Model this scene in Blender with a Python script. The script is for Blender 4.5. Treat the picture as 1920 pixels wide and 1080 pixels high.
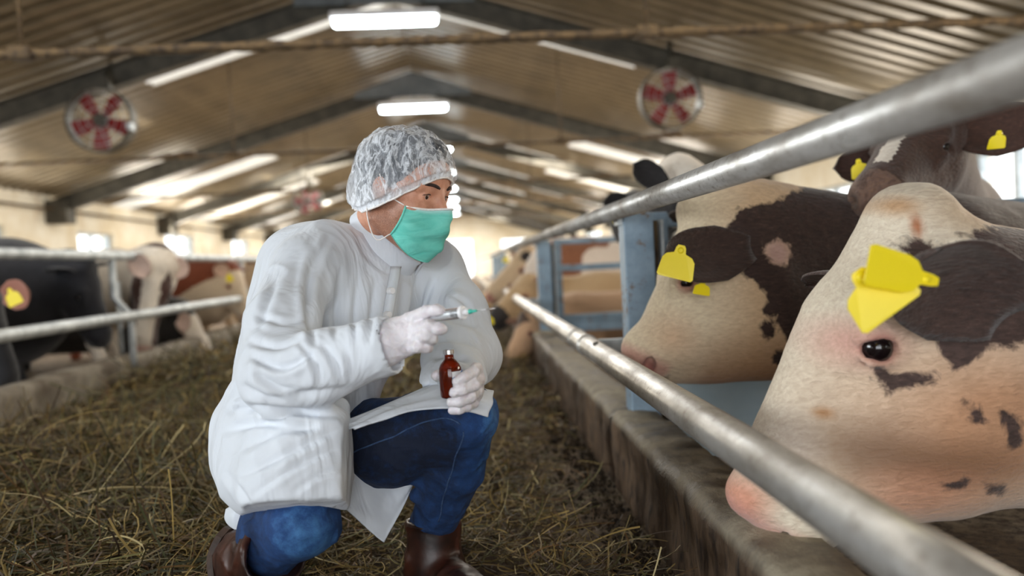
import bpy, math, random
import numpy as np
from mathutils import Vector, Matrix

for o in list(bpy.data.objects):
    bpy.data.objects.remove(o)
random.seed(7)
RNG = np.random.default_rng(7)
SC = bpy.context.scene
COL = SC.collection
A3 = lambda *v: np.array(v, dtype=float)

# ------------------------------------------------------------------ camera
FPX, CAMZ = 1500.0, 0.72
def _nrm(v):
    v = np.array(v, float); return v / np.linalg.norm(v)
_y = _nrm([(870-960)/FPX, (540-495)/FPX, -1.0])
_r = math.radians(3.0)
_z = np.array([-math.sin(_r), math.cos(_r), 0.0]); _z = _nrm(_z - _y*_y.dot(_z))
_x = np.cross(_y, _z)
MW = np.array([_x, _y, _z])                 # camera -> world rotation
def P(px, py, Y):
    """the world point at distance Y down the barn that the photograph shows at this pixel"""
    w = MW @ np.array([(px-960)/FPX, (540-py)/FPX, -1.0])
    return w*(Y/w[1]) + np.array([0, 0, CAMZ])
cam_d = bpy.data.cameras.new('camera'); cam = bpy.data.objects.new('camera', cam_d); COL.objects.link(cam)
cam.matrix_world = Matrix([list(MW[0])+[0], list(MW[1])+[0], list(MW[2])+[CAMZ], [0, 0, 0, 1]])
cam_d.sensor_width = 36; cam_d.lens = FPX/1920*36; cam_d.clip_start = 0.05; cam_d.clip_end = 300
cam_d.dof.use_dof = True; cam_d.dof.focus_distance = 1.60; cam_d.dof.aperture_fstop = 1.7
SC.camera = cam
# ------------------------------------------------------------------ exposure, sky, daylight, added fill
SC.view_settings.view_transform = 'Standard'; SC.view_settings.look = 'None'
SC.view_settings.exposure = 0.55; SC.view_settings.gamma = 1.0; SC.view_settings.use_curve_mapping = False
W = bpy.data.worlds.new('overcast_sky'); SC.world = W; W.use_nodes = True
W.node_tree.nodes['Background'].inputs[0].default_value = (0.95, 0.97, 1.0, 1)
W.node_tree.nodes['Background'].inputs[1].default_value = 3.0
def area(name, loc, target, sx, sy, power, col):
    d = bpy.data.lights.new(name, 'AREA'); d.shape = 'RECTANGLE'; d.size = sx; d.size_y = sy
    d.energy = power; d.color = col
    o = bpy.data.objects.new(name, d); COL.objects.link(o); o.location = loc
    o.rotation_euler = (Vector(target)-Vector(loc)).to_track_quat('-Z', 'Y').to_euler()
    return o
area('rear_fill', (-0.9, -5.0, 1.7), (-0.9, 3.0, 0.7), 4.2, 3.0, 95, (0.90, 0.95, 1.0))  # fill lamp added behind the camera, at an unseen doorway
area('left_fill', (-5.8, 0.0, 1.7), (-0.3, 1.9, 0.7), 2.6, 1.4, 150, (0.88, 0.95, 1.0))  # added side fill; the left wall has no gate here
area('right_fill', (4.9, 3.4, 2.0), (0.8, 2.2, 0.8), 3.0, 1.0, 105, (1.0, 0.88, 0.72))  # warm fill lamp added to brighten the right side, no gate there
for k, yy in enumerate((4.5, 11, 18, 26, 35, 42)):  # fill lamps added under the roof to brighten the bays
    area('roof_fill', (-2.6, yy, 3.1), (-2.2, yy, 0), 1.0, 3.5, 30 if k == 0 else 70+50*k, (1.0, 0.95, 0.86))
    area('roof_fill', (0.9, yy, 3.1), (0.5, yy, 0), 1.0, 3.5, 30 if k == 0 else 70+50*k, (1.0, 0.93, 0.82))
for k, yy in enumerate((10, 19, 30)):
    area('daylight_window_left', (-6.3, yy, 1.4), (0, yy, 2.5), 5.0, 0.9, 60 if yy < 15 else 220, (1.0, 0.93, 0.8))
    area('daylight_window_right', (4.7, yy, 1.4), (-2, yy, 2.5), 5.0, 0.9, 80 if yy < 15 else 240, (1.0, 0.92, 0.8))

# ------------------------------------------------------------------ materials
MATS = {}
def lin(c):
    return tuple(((x/255)/12.92 if x/255 <= 0.04045 else ((x/255+0.055)/1.055)**2.4) for x in c)
class NT:
    def __init__(s, name):
        s.m = bpy.data.materials.new(name); s.m.use_nodes = True; s.t = s.m.node_tree
        s.b = s.t.nodes['Principled BSDF']; MATS[name] = s.m
    def n(s, typ, **kw):
        nd = s.t.nodes.new(typ)
        for k, v in kw.items():
            if k in nd.inputs: nd.inputs[k].default_value = v
            else: setattr(nd, k, v)
        return nd
    def l(s, a, b): s.t.links.new(a, b)
    def noise(s, scale, detail=4, rough=0.55, stretch=None, dist=0.0):
        tc = s.n('ShaderNodeTexCoord'); mp = s.n('ShaderNodeMapping'); s.l(tc.outputs['Object'], mp.inputs[0])
        if stretch: mp.inputs['Scale'].default_value = stretch
        nz = s.n('ShaderNodeTexNoise', Scale=scale, Detail=detail, Roughness=rough, Distortion=dist); s.l(mp.outputs[0], nz.inputs['Vector'])
        return nz.outputs[0]
    def ramp(s, fac, stops):
        r = s.n('ShaderNodeValToRGB'); e = r.color_ramp.elements
        while len(e) < len(stops): e.new(0.5)
        for q, (p, c) in zip(e, stops): q.position = p; q.color = tuple(c)+(1,) if len(c) == 3 else c
        s.l(fac, r.inputs[0]); return r.outputs[0]
    def mix(s, fac, a, b, mode='MIX'):
        m = s.n('ShaderNodeMix', data_type='RGBA', blend_type=mode)
        for sock, v in ((m.inputs[0], fac), (m.inputs[6], a), (m.inputs[7], b)):
            if hasattr(v, 'is_linked'): s.l(v, sock)
            else: sock.default_value = v if isinstance(v, (int, float)) else (tuple(v)+(1,) if len(v) == 3 else v)
        return m.outputs[2]
    def math(s, op, a, b=0.0, clamp=False):
        m = s.n('ShaderNodeMath', operation=op, use_clamp=clamp)
        for sock, v in ((m.inputs[0], a), (m.inputs[1], b)):
            if hasattr(v, 'is_linked'): s.l(v, sock)
            else: sock.default_value = v
        return m.outputs[0]
    def attr(s, name): return s.n('ShaderNodeAttribute', attribute_name=name)
    def bump(s, h, strength=0.3, dist=0.01):
        b = s.n('ShaderNodeBump', Strength=strength, Distance=dist); s.l(h, b.inputs['Height']); s.l(b.outputs[0], s.b.inputs['Normal'])
    def color(s, c):
        if hasattr(c, 'is_linked'): s.l(c, s.b.inputs['Base Color'])
        else: s.b.inputs['Base Color'].default_value = tuple(c)+(1,)
    def set(s, **kw):
        for k, v in kw.items(): s.b.inputs[k.replace('_', ' ')].default_value = v
        return s.m
def two(name, c1, c2, scale=8, rough=0.7, metal=0.0, bs=0.2, bd=0.005, stretch=None, p=(0.35, 0.65), detail=5):
    t = NT(name); nz = t.noise(scale, detail, 0.6, stretch)
    t.color(t.ramp(nz, [(p[0], lin(c1)), (p[1], lin(c2))])); t.bump(nz, bs, bd)
    return t.set(Roughness=rough, Metallic=metal)
two('coat_cloth', (226, 232, 238), (236, 241, 246), 3, 0.85, bs=0.0)
t = NT('coat_cloth_folds'); a = t.noise(9, 3, 0.5, (1, 1, 0.35), 1.2); b = t.noise(900, 2)
t.color(lin((222, 228, 236))); t.bump(t.math('ADD', a, t.math('MULTIPLY', b, 0.004)), 0.8, 0.022)
t.set(Roughness=0.85, Sheen_Weight=0.15); MATS['coat_cloth'] = t.m
t = NT('denim'); at = t.attr('fade_shade'); nz = t.noise(38, 6, 0.7); fib = t.noise(700, 2, 0.6)
f = t.math('ADD', at.outputs['Fac'], t.math('MULTIPLY', t.math('SUBTRACT', nz, 0.5), 0.9), True)
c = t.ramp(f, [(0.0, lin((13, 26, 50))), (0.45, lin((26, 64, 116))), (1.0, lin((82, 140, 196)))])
t.color(t.mix(0.35, c, t.ramp(fib, [(0.3, (0.25, 0.25, 0.25)), (0.7, (0.8, 0.8, 0.8))]), 'OVERLAY'))
t.bump(t.math('ADD', t.noise(16, 3, 0.5, (1, 1, 1), 1.5), t.math('MULTIPLY', fib, 0.03)), 0.5, 0.010); t.set(Roughness=0.85)
two('denim_thread', (38, 62, 98), (66, 92, 130), 90, 0.8)
two('boot_leather', (32, 17, 12), (72, 37, 25), 14, 0.42, bs=0.4, bd=0.004)
two('boot_sole', (40, 27, 20), (66, 46, 34), 30, 0.7)
two('boot_sole_edge', (120, 98, 72), (150, 124, 92), 30, 0.7)
t = NT('skin'); at = t.attr('stubble'); nz = t.noise(90, 5, 0.6)
base = t.ramp(nz, [(0.3, lin((196, 136, 108))), (0.7, lin((216, 160, 132)))])
pores = t.noise(420, 2, 0.7)
dk = t.math('MULTIPLY', at.outputs['Fac'], t.math('MULTIPLY', pores, 1.5), True)
t.color(t.mix(dk, base, lin((70, 42, 32)))); t.bump(nz, 0.08, 0.002)
t.set(Roughness=0.5, Subsurface_Weight=0.12, Subsurface_Scale=0.006); t.b.inputs['Subsurface Radius'].default_value = (1, 0.35, 0.2)
two('hair', (30, 34, 42), (84, 92, 104), 60, 0.55, bs=0.8, bd=0.006, stretch=(1, 1, 0.25))
two('brow_hair', (34, 24, 20), (62, 44, 36), 300, 0.7, bs=1.0, bd=0.002)
two('eye_white', (222, 214, 208), (236, 230, 226), 40, 0.2, bs=0)
two('iris', (40, 24, 16), (66, 42, 26), 90, 0.15, bs=0)
t = NT('latex_glove'); nz = t.noise(60, 4, 0.6, None, 1.5)
t.color(t.ramp(nz, [(0.3, lin((222, 216, 222))), (0.7, lin((240, 236, 240)))])); t.bump(nz, 0.5, 0.0035)
t.set(Roughness=0.42, Subsurface_Weight=0.1, Subsurface_Scale=0.004)
t = NT('surgical_mask'); nz = t.noise(30, 4, 0.6, (0.5, 1, 1.5), 1.0); at = t.attr('pale')
c = t.ramp(nz, [(0.3, lin((92, 200, 184))), (0.7, lin((126, 222, 206)))])
t.color(t.mix(at.outputs['Fac'], c, lin((212, 236, 238)))); t.bump(nz, 0.6, 0.006); t.set(Roughness=0.7)
two('elastic', (232, 226, 222), (244, 240, 236), 200, 0.7)
t = NT('hairnet'); at = t.attr('dens'); cr = t.noise(34, 5, 0.62, (1, 1, 0.4), 0.6); c2 = t.noise(80, 3, 0.6, (1, 1, 0.5), 0.4)
rd = lambda q, m: t.math('SUBTRACT', 1.0, t.math('MULTIPLY', t.math('ABSOLUTE', t.math('SUBTRACT', q, 0.5)), m), True)
ridge = t.math('ADD', t.math('MULTIPLY', rd(cr, 15.0), 0.50), t.math('MULTIPLY', rd(c2, 10.0), 0.18))
al = t.math('ADD', t.math('ADD', at.outputs['Fac'], ridge), t.math('MULTIPLY', t.math('SUBTRACT', t.noise(14, 3), 0.42), 0.55), True)
t.color(lin((236, 240, 246))); t.l(al, t.b.inputs['Alpha']); t.bump(cr, 0.7, 0.008); t.set(Roughness=0.8)
t = NT('plaid_shirt'); tc = t.n('ShaderNodeTexCoord'); ck = t.n('ShaderNodeTexChecker', Scale=160.0)
t.l(tc.outputs['Object'], ck.inputs['Vector']); ck.inputs['Color1'].default_value = lin((150, 40, 52))+(1,); ck.inputs['Color2'].default_value = lin((40, 50, 90))+(1,)
t.color(t.mix(t.ramp(t.noise(110, 1), [(0.52, (0, 0, 0)), (0.56, (1, 1, 1))]), ck.outputs['Color'], lin((214, 214, 222)))); t.set(Roughness=0.85)
t = NT('galvanised_pipe'); nz = t.noise(14, 6, 0.65, (1, 0.35, 1)); n2 = t.noise(60, 4, 0.7)
t.color(t.mix(t.ramp(n2, [(0.55, (0, 0, 0)), (0.75, (0.7, 0.7, 0.7))]), t.ramp(nz, [(0.32, lin((140, 132, 122))), (0.62, lin((206, 204, 200)))]), lin((96, 78, 60))))
t.l(t.ramp(nz, [(0.3, (0.48,)*3), (0.7, (0.27,)*3)]), t.b.inputs['Roughness']); t.bump(n2, 0.15, 0.003); t.set(Metallic=0.55)
two('galvanised_dull', (150, 156, 160), (204, 210, 212), 9, 0.5, 0.35, 0.1)
t = NT('blue_grey_steel'); nz = t.noise(7, 6, 0.7)
t.color(t.mix(t.ramp(t.noise(17, 6, 0.75), [(0.56, (0, 0, 0)), (0.64, (1, 1, 1))]), t.ramp(nz, [(0.3, lin((112, 134, 152))), (0.7, lin((150, 172, 190)))]), lin((112, 92, 72))))
t.bump(nz, 0.2, 0.003); t.set(Roughness=0.5, Metallic=0.15)
two('pale_blue_panel', (196, 222, 236), (216, 236, 245), 5, 0.5)
two('dark_steel', (58, 55, 48), (84, 80, 70), 6, 0.6, 0.2)
two('rusty_pipe', (52, 40, 28), (104, 84, 56), 20, 0.8, 0.1)
two('apex_steel', (92, 98, 102), (116, 122, 126), 4, 0.6)
two('roof_steel', (104, 92, 72), (130, 116, 92), 2.5, 0.36, 0.25, 0.12, 0.01, (1, 0.4, 1))
t = NT('roof_translucent'); nz = t.noise(3, 4)
t.color(t.ramp(nz, [(0.3, lin((214, 208, 192))), (0.7, lin((240, 238, 230)))])); t.set(Roughness=0.4)
tl = t.n('ShaderNodeBsdfTranslucent'); tl.inputs[0].default_value = (0.9, 0.9, 0.86, 1); mx = t.n('ShaderNodeMixShader'); mx.inputs[0].default_value = 0.16
t.l(t.b.outputs[0], mx.inputs[1]); t.l(tl.outputs[0], mx.inputs[2]); t.l(mx.outputs[0], t.t.nodes['Material Output'].inputs['Surface'])
t = NT('wall_plaster'); n1 = t.noise(0.9, 6, 0.65); n2 = t.noise(3.5, 6, 0.7, (1, 1, 0.5))
t.color(t.mix(t.ramp(n2, [(0.56, (0, 0, 0)), (0.75, (0.75,)*3)]), t.ramp(n1, [(0.3, lin((216, 200, 168))), (0.6, lin((240, 234, 218)))]), lin((176, 138, 84)))); t.bump(n2, 0.2, 0.02); t.set(Roughness=0.9)
t = NT('floor_dirt'); n1 = t.noise(2.2, 8, 0.65); n2 = t.noise(26, 8, 0.75)
t.color(t.mix(t.ramp(n2, [(0.42, (0, 0, 0)), (0.6, (1, 1, 1))]), t.ramp(n1, [(0.42, lin((104, 80, 52))), (0.58, lin((150, 134, 112)))]), lin((66, 47, 29)))); t.bump(n2, 0.9, 0.02); t.set(Roughness=0.8)
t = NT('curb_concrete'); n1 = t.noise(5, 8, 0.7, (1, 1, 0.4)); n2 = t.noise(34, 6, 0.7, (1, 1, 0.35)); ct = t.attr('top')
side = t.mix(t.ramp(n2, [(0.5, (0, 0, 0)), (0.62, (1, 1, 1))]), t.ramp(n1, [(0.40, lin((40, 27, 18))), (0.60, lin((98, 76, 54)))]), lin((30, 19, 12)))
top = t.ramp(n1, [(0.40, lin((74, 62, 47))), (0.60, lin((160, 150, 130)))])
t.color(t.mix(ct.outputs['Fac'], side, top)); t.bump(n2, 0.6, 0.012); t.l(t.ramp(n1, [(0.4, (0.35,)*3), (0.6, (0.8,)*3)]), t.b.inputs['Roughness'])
two('curb_pale', (92, 80, 66), (154, 146, 132), 4, 0.85, bs=0.5, bd=0.02)
t = NT('hay'); at = t.attr('col'); t.color(at.outputs['Color']); t.set(Roughness=0.65)
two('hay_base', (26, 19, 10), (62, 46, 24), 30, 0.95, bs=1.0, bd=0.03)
t = NT('ear_tag_yellow'); t.color(lin((248, 224, 10))); t.set(Roughness=0.4)
t = NT('cow_eye'); t.color(lin((20, 12, 14))); t.set(Roughness=0.08)
t = NT('fan_red'); t.color(lin((138, 26, 28))); t.set(Roughness=0.45)
t = NT('amber_glass'); t.color(lin((150, 42, 8))); t.set(Roughness=0.04, Transmission_Weight=0.75, IOR=1.45)
t = NT('amber_liquid'); t.color(lin((34, 7, 5))); t.set(Roughness=0.1)
t = NT('clear_plastic'); t.color((0.92, 0.95, 0.98)); t.set(Roughness=0.08, Transmission_Weight=0.8, IOR=1.3)
t = NT('black_rubber'); t.color(lin((38, 44, 52))); t.set(Roughness=0.5)
t = NT('teal_plastic'); t.color(lin((60, 190, 170))); t.set(Roughness=0.35)
t = NT('white_plastic'); t.color(lin((240, 240, 242))); t.set(Roughness=0.4)
t = NT('aluminium'); t.color((0.8, 0.8, 0.82)); t.set(Roughness=0.25, Metallic=1.0)
t = NT('blue_print'); t.color(lin((40, 130, 200))); t.set(Roughness=0.4)
t = NT('lamp_tube'); t.color((1, 1, 1)); t.b.inputs['Emission Color'].default_value = (0.82, 0.94, 1.0, 1); t.b.inputs['Emission Strength'].default_value = 18
t = NT('window_glass'); tr = t.n('ShaderNodeBsdfTransparent'); gl = t.n('ShaderNodeBsdfGlossy'); gl.inputs['Roughness'].default_value = 0.1
tr.inputs[0].default_value = (0.95, 0.96, 0.95, 1); mx = t.n('ShaderNodeMixShader'); mx.inputs[0].default_value = 0.08
t.l(tr.outputs[0], mx.inputs[1]); t.l(gl.outputs[0], mx.inputs[2]); t.l(mx.outputs[0], t.t.nodes['Material Output'].inputs['Surface'])

def cow_mat(name, light, dark, fur=1.0):
    t = NT(name); col = t.attr('col'); dk = t.attr('dark')
    fine = t.noise(26, 5, 0.7, None, 0.6); hair = t.noise(150, 3, 0.6, (0.3, 1, 1), 0.4)
    d = t.math('ADD', dk.outputs['Fac'], t.math('MULTIPLY', t.math('SUBTRACT', fine, 0.5), 0.05*fur))
    m = t.n('ShaderNodeMapRange'); t.l(d, m.inputs['Value']); m.inputs['From Min'].default_value = -0.004; m.inputs['From Max'].default_value = 0.006
    darkc = t.ramp(hair, [(0.3, tuple(0.5*x for x in lin(dark))), (0.62, lin(dark)), (0.85, tuple(min(1, 2.0*x+0.02) for x in lin(dark)))])
    lightc = t.mix(t.ramp(hair, [(0.3, (0.7,)*3), (0.7, (0, 0, 0))]), col.outputs['Color'], t.mix(0.5, col.outputs['Color'], lin((150, 110, 74))))
    t.color(t.mix(m.outputs[0], lightc, darkc)); t.bump(t.math('ADD', hair, t.math('MULTIPLY', fine, 0.6)), 0.6, 0.007)
    t.set(Roughness=0.72, Sheen_Weight=0.25, Specular_IOR_Level=0.35); return t.m

# ------------------------------------------------------------------ object helpers
def link(o, parent=None):
    COL.objects.link(o)
    if parent is not None: o.parent = parent
    return o
def tag(o, label=None, cat=None, group=None, kind=None):
    if label: o['label'] = label
    if cat: o['category'] = cat
    if group: o['group'] = group
    if kind: o['kind'] = kind
    return o
def empty(name, loc=(0, 0, 0), parent=None):
    o = bpy.data.objects.new(name, None); o.empty_display_size = 0.1; o.location = tuple(float(v) for v in loc)
    return link(o, parent)
def meshobj(name, v, f, mat, parent=None, smooth=True, attrs=None, origin=None, locs=None):
    """v (N,3) world coordinates; origin moves the object's origin there; a parent Empty without rotation is compensated"""
    v = np.asarray(v, float); me = bpy.data.meshes.new(name)
    org = np.zeros(3) if origin is None else np.array(origin, float)
    me.from_pydata([], [], []) if False else None
    if isinstance(f, np.ndarray):
        n = len(f); k = f.shape[1]
        me.vertices.add(len(v)); me.vertices.foreach_set('co', (v-org).astype(np.float32).ravel())
        me.loops.add(n*k); me.loops.foreach_set('vertex_index', f.astype(np.int32).ravel())
        me.polygons.add(n); me.polygons.foreach_set('loop_start', np.arange(0, n*k, k, dtype=np.int32))
        me.update(calc_edges=True)
    else:
        me.from_pydata([tuple(p) for p in (v-org)], [], f)
    me.validate(); me.polygons.foreach_set('use_smooth', [smooth]*len(me.polygons))
    if attrs:
        for k, a in attrs.items():
            a = np.asarray(a, np.float32)
            if a.ndim == 2:
                at = me.attributes.new(k, 'FLOAT_COLOR', 'POINT'); c = np.ones((len(a), 4), np.float32); c[:, :3] = a; at.data.foreach_set('color', c.ravel())
            else:
                at = me.attributes.new(k, 'FLOAT', 'POINT'); at.data.foreach_set('value', a)
    for m in (mat if isinstance(mat, (list, tuple)) else [mat]):
        me.materials.append(MATS[m] if isinstance(m, str) else m)
    o = bpy.data.objects.new(name, me)
    po = np.zeros(3); q = parent
    while q is not None: po += np.array(q.location); q = q.parent
    o.location = tuple(org-po)
    return link(o, parent)
class Geo:
    def __init__(s): s.v = []; s.f = []
    def add(s, v, f):
        b = len(s.v); s.v += [tuple(float(c) for c in p) for p in v]; s.f += [tuple(b+i for i in q) for q in f]; return s
    def box(s, a, b):
        x0, y0, z0 = a; x1, y1, z1 = b
        return s.add([(x0, y0, z0), (x1, y0, z0), (x1, y1, z0), (x0, y1, z0), (x0, y0, z1), (x1, y0, z1), (x1, y1, z1), (x0, y1, z1)],
                     [(0, 3, 2, 1), (4, 5, 6, 7), (0, 1, 5, 4), (1, 2, 6, 5), (2, 3, 7, 6), (3, 0, 4, 7)])
    def bar(s, a, b, w, h, up=(0, 0, 1)):
        a = np.array(a, float); b = np.array(b, float); d = _nrm(b-a); r = _nrm(np.cross(d, up)); u = np.cross(r, d)
        c = [(-1, -1), (1, -1), (1, 1), (-1, 1)]
        v = [p + r*x*w/2 + u*y*h/2 for p in (a, b) for x, y in c]
        return s.add(v, [(3, 2, 1, 0), (4, 5, 6, 7), (0, 1, 5, 4), (1, 2, 6, 5), (2, 3, 7, 6), (3, 0, 4, 7)])
    def tube(s, pts, r, n=12, cap=True):
        pts = [np.array(p, float) for p in pts]; rr = r if hasattr(r, '__len__') else [r]*len(pts)
        d0 = _nrm(pts[1]-pts[0]); ref = A3(0, 0, 1) if abs(d0[2]) < 0.9 else A3(1, 0, 0)
        u = _nrm(np.cross(d0, ref)); vs = []
        for i, p in enumerate(pts):
            d = _nrm(pts[min(i+1, len(pts)-1)]-pts[max(i-1, 0)]); u = _nrm(u-d*u.dot(d)); w = np.cross(d, u)
            for k in range(n):
                a = 2*math.pi*k/n; vs.append(p+(u*math.cos(a)+w*math.sin(a))*rr[i])
        fs = [(i*n+k, i*n+(k+1) % n, (i+1)*n+(k+1) % n, (i+1)*n+k) for i in range(len(pts)-1) for k in range(n)]
        if cap: fs += [tuple(range(n))[::-1], tuple((len(pts)-1)*n+k for k in range(n))]
        return s.add(vs, fs)
    def lathe(s, c, axis, prof, n=32):
        c = np.array(c, float); d = _nrm(axis); ref = A3(0, 0, 1) if abs(d[2]) < 0.9 else A3(1, 0, 0)
        u = _nrm(np.cross(d, ref)); w = np.cross(d, u)
        vs = [c+d*z+(u*math.cos(2*math.pi*k/n)+w*math.sin(2*math.pi*k/n))*max(r, 1e-5) for r, z in prof for k in range(n)]
        fs = [(i*n+k, i*n+(k+1) % n, (i+1)*n+(k+1) % n, (i+1)*n+k) for i in range(len(prof)-1) for k in range(n)]
        return s.add(vs, fs)
    def sphere(s, c, r, n=16):
        r = np.array(r if hasattr(r, '__len__') else (r, r, r), float); vs = []
        for i in range(n//2+1):
            th = math.pi*i/(n//2)
            for k in range(n):
                ph = 2*math.pi*k/n; vs.append(np.array(c)+r*A3(math.sin(th)*math.cos(ph), math.sin(th)*math.sin(ph), math.cos(th)))
        return s.add(vs, [(i*n+k, (i+1)*n+k, (i+1)*n+(k+1) % n, i*n+(k+1) % n) for i in range(n//2) for k in range(n)])
    def obj(s, name, mat, parent=None, smooth=False, origin=None, bevel=0):
        o = meshobj(name, s.v, s.f, mat, parent, smooth, origin=origin)
        if bevel:
            m = o.modifiers.new('bevel', 'BEVEL'); m.width = bevel; m.segments = 2; m.limit_method = 'ANGLE'
        return o
def crom(P0, P1, P2, P3, t):
    return 0.5*((2*P1)+(-P0+P2)*t+(2*P0-5*P1+4*P2-P3)*t*t+(-P0+3*P1-3*P2+P3)*t**3)
def spline(pts, n):
    pts = np.array(pts, float); m = len(pts); out = []
    for s in np.linspace(0, m-1, n):
        i = min(int(s), m-2); t = s-i
        a = pts[i-1] if i > 0 else 2*pts[0]-pts[1]; d = pts[i+2] if i+2 < m else 2*pts[-1]-pts[-2]
        out.append(crom(a, pts[i], pts[i+1], d, t))
    return np.array(out)
def sheet(rows, nu, nv, thick, disp=None, lin_=False):
    """cloth from rows of control points; returns closed thin quads"""
    rs = lambda q: np.stack([np.interp(np.linspace(0, len(q)-1, nu), range(len(q)), np.array(q)[:, k]) for k in range(3)], 1)
    R = np.array([rs(r) if lin_ else spline(r, nu) for r in rows]); G = np.array([spline(R[:, i], nv) for i in range(nu)])   # nu,nv,3
    du = np.gradient(G, axis=0); dv = np.gradient(G, axis=1); N = np.cross(du, dv); N /= np.linalg.norm(N, axis=2, keepdims=True)+1e-9
    if disp is not None:
        uu, vv = np.meshgrid(np.linspace(0, 1, nu), np.linspace(0, 1, nv), indexing='ij'); G = G+N*disp(uu, vv)[..., None]
    v = np.concatenate([(G+N*thick/2).reshape(-1, 3), (G-N*thick/2).reshape(-1, 3)]); n = nu*nv; f = []
    idx = np.arange(n).reshape(nu, nv)
    for i in range(nu-1):
        for j in range(nv-1):
            a, b, c, d = idx[i, j], idx[i+1, j], idx[i+1, j+1], idx[i, j+1]
            f.append((a, b, c, d)); f.append((n+d, n+c, n+b, n+a))
    edge = [(idx[i, 0], idx[i+1, 0]) for i in range(nu-1)]+[(idx[-1, j], idx[-1, j+1]) for j in range(nv-1)]+[(idx[i+1, -1], idx[i, -1]) for i in range(nu-1)][::-1]+[(idx[0, j+1], idx[0, j]) for j in range(nv-1)][::-1]
    f += [(b, a, n+a, n+b) for a, b in edge]
    return v, np.array(f)

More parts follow.
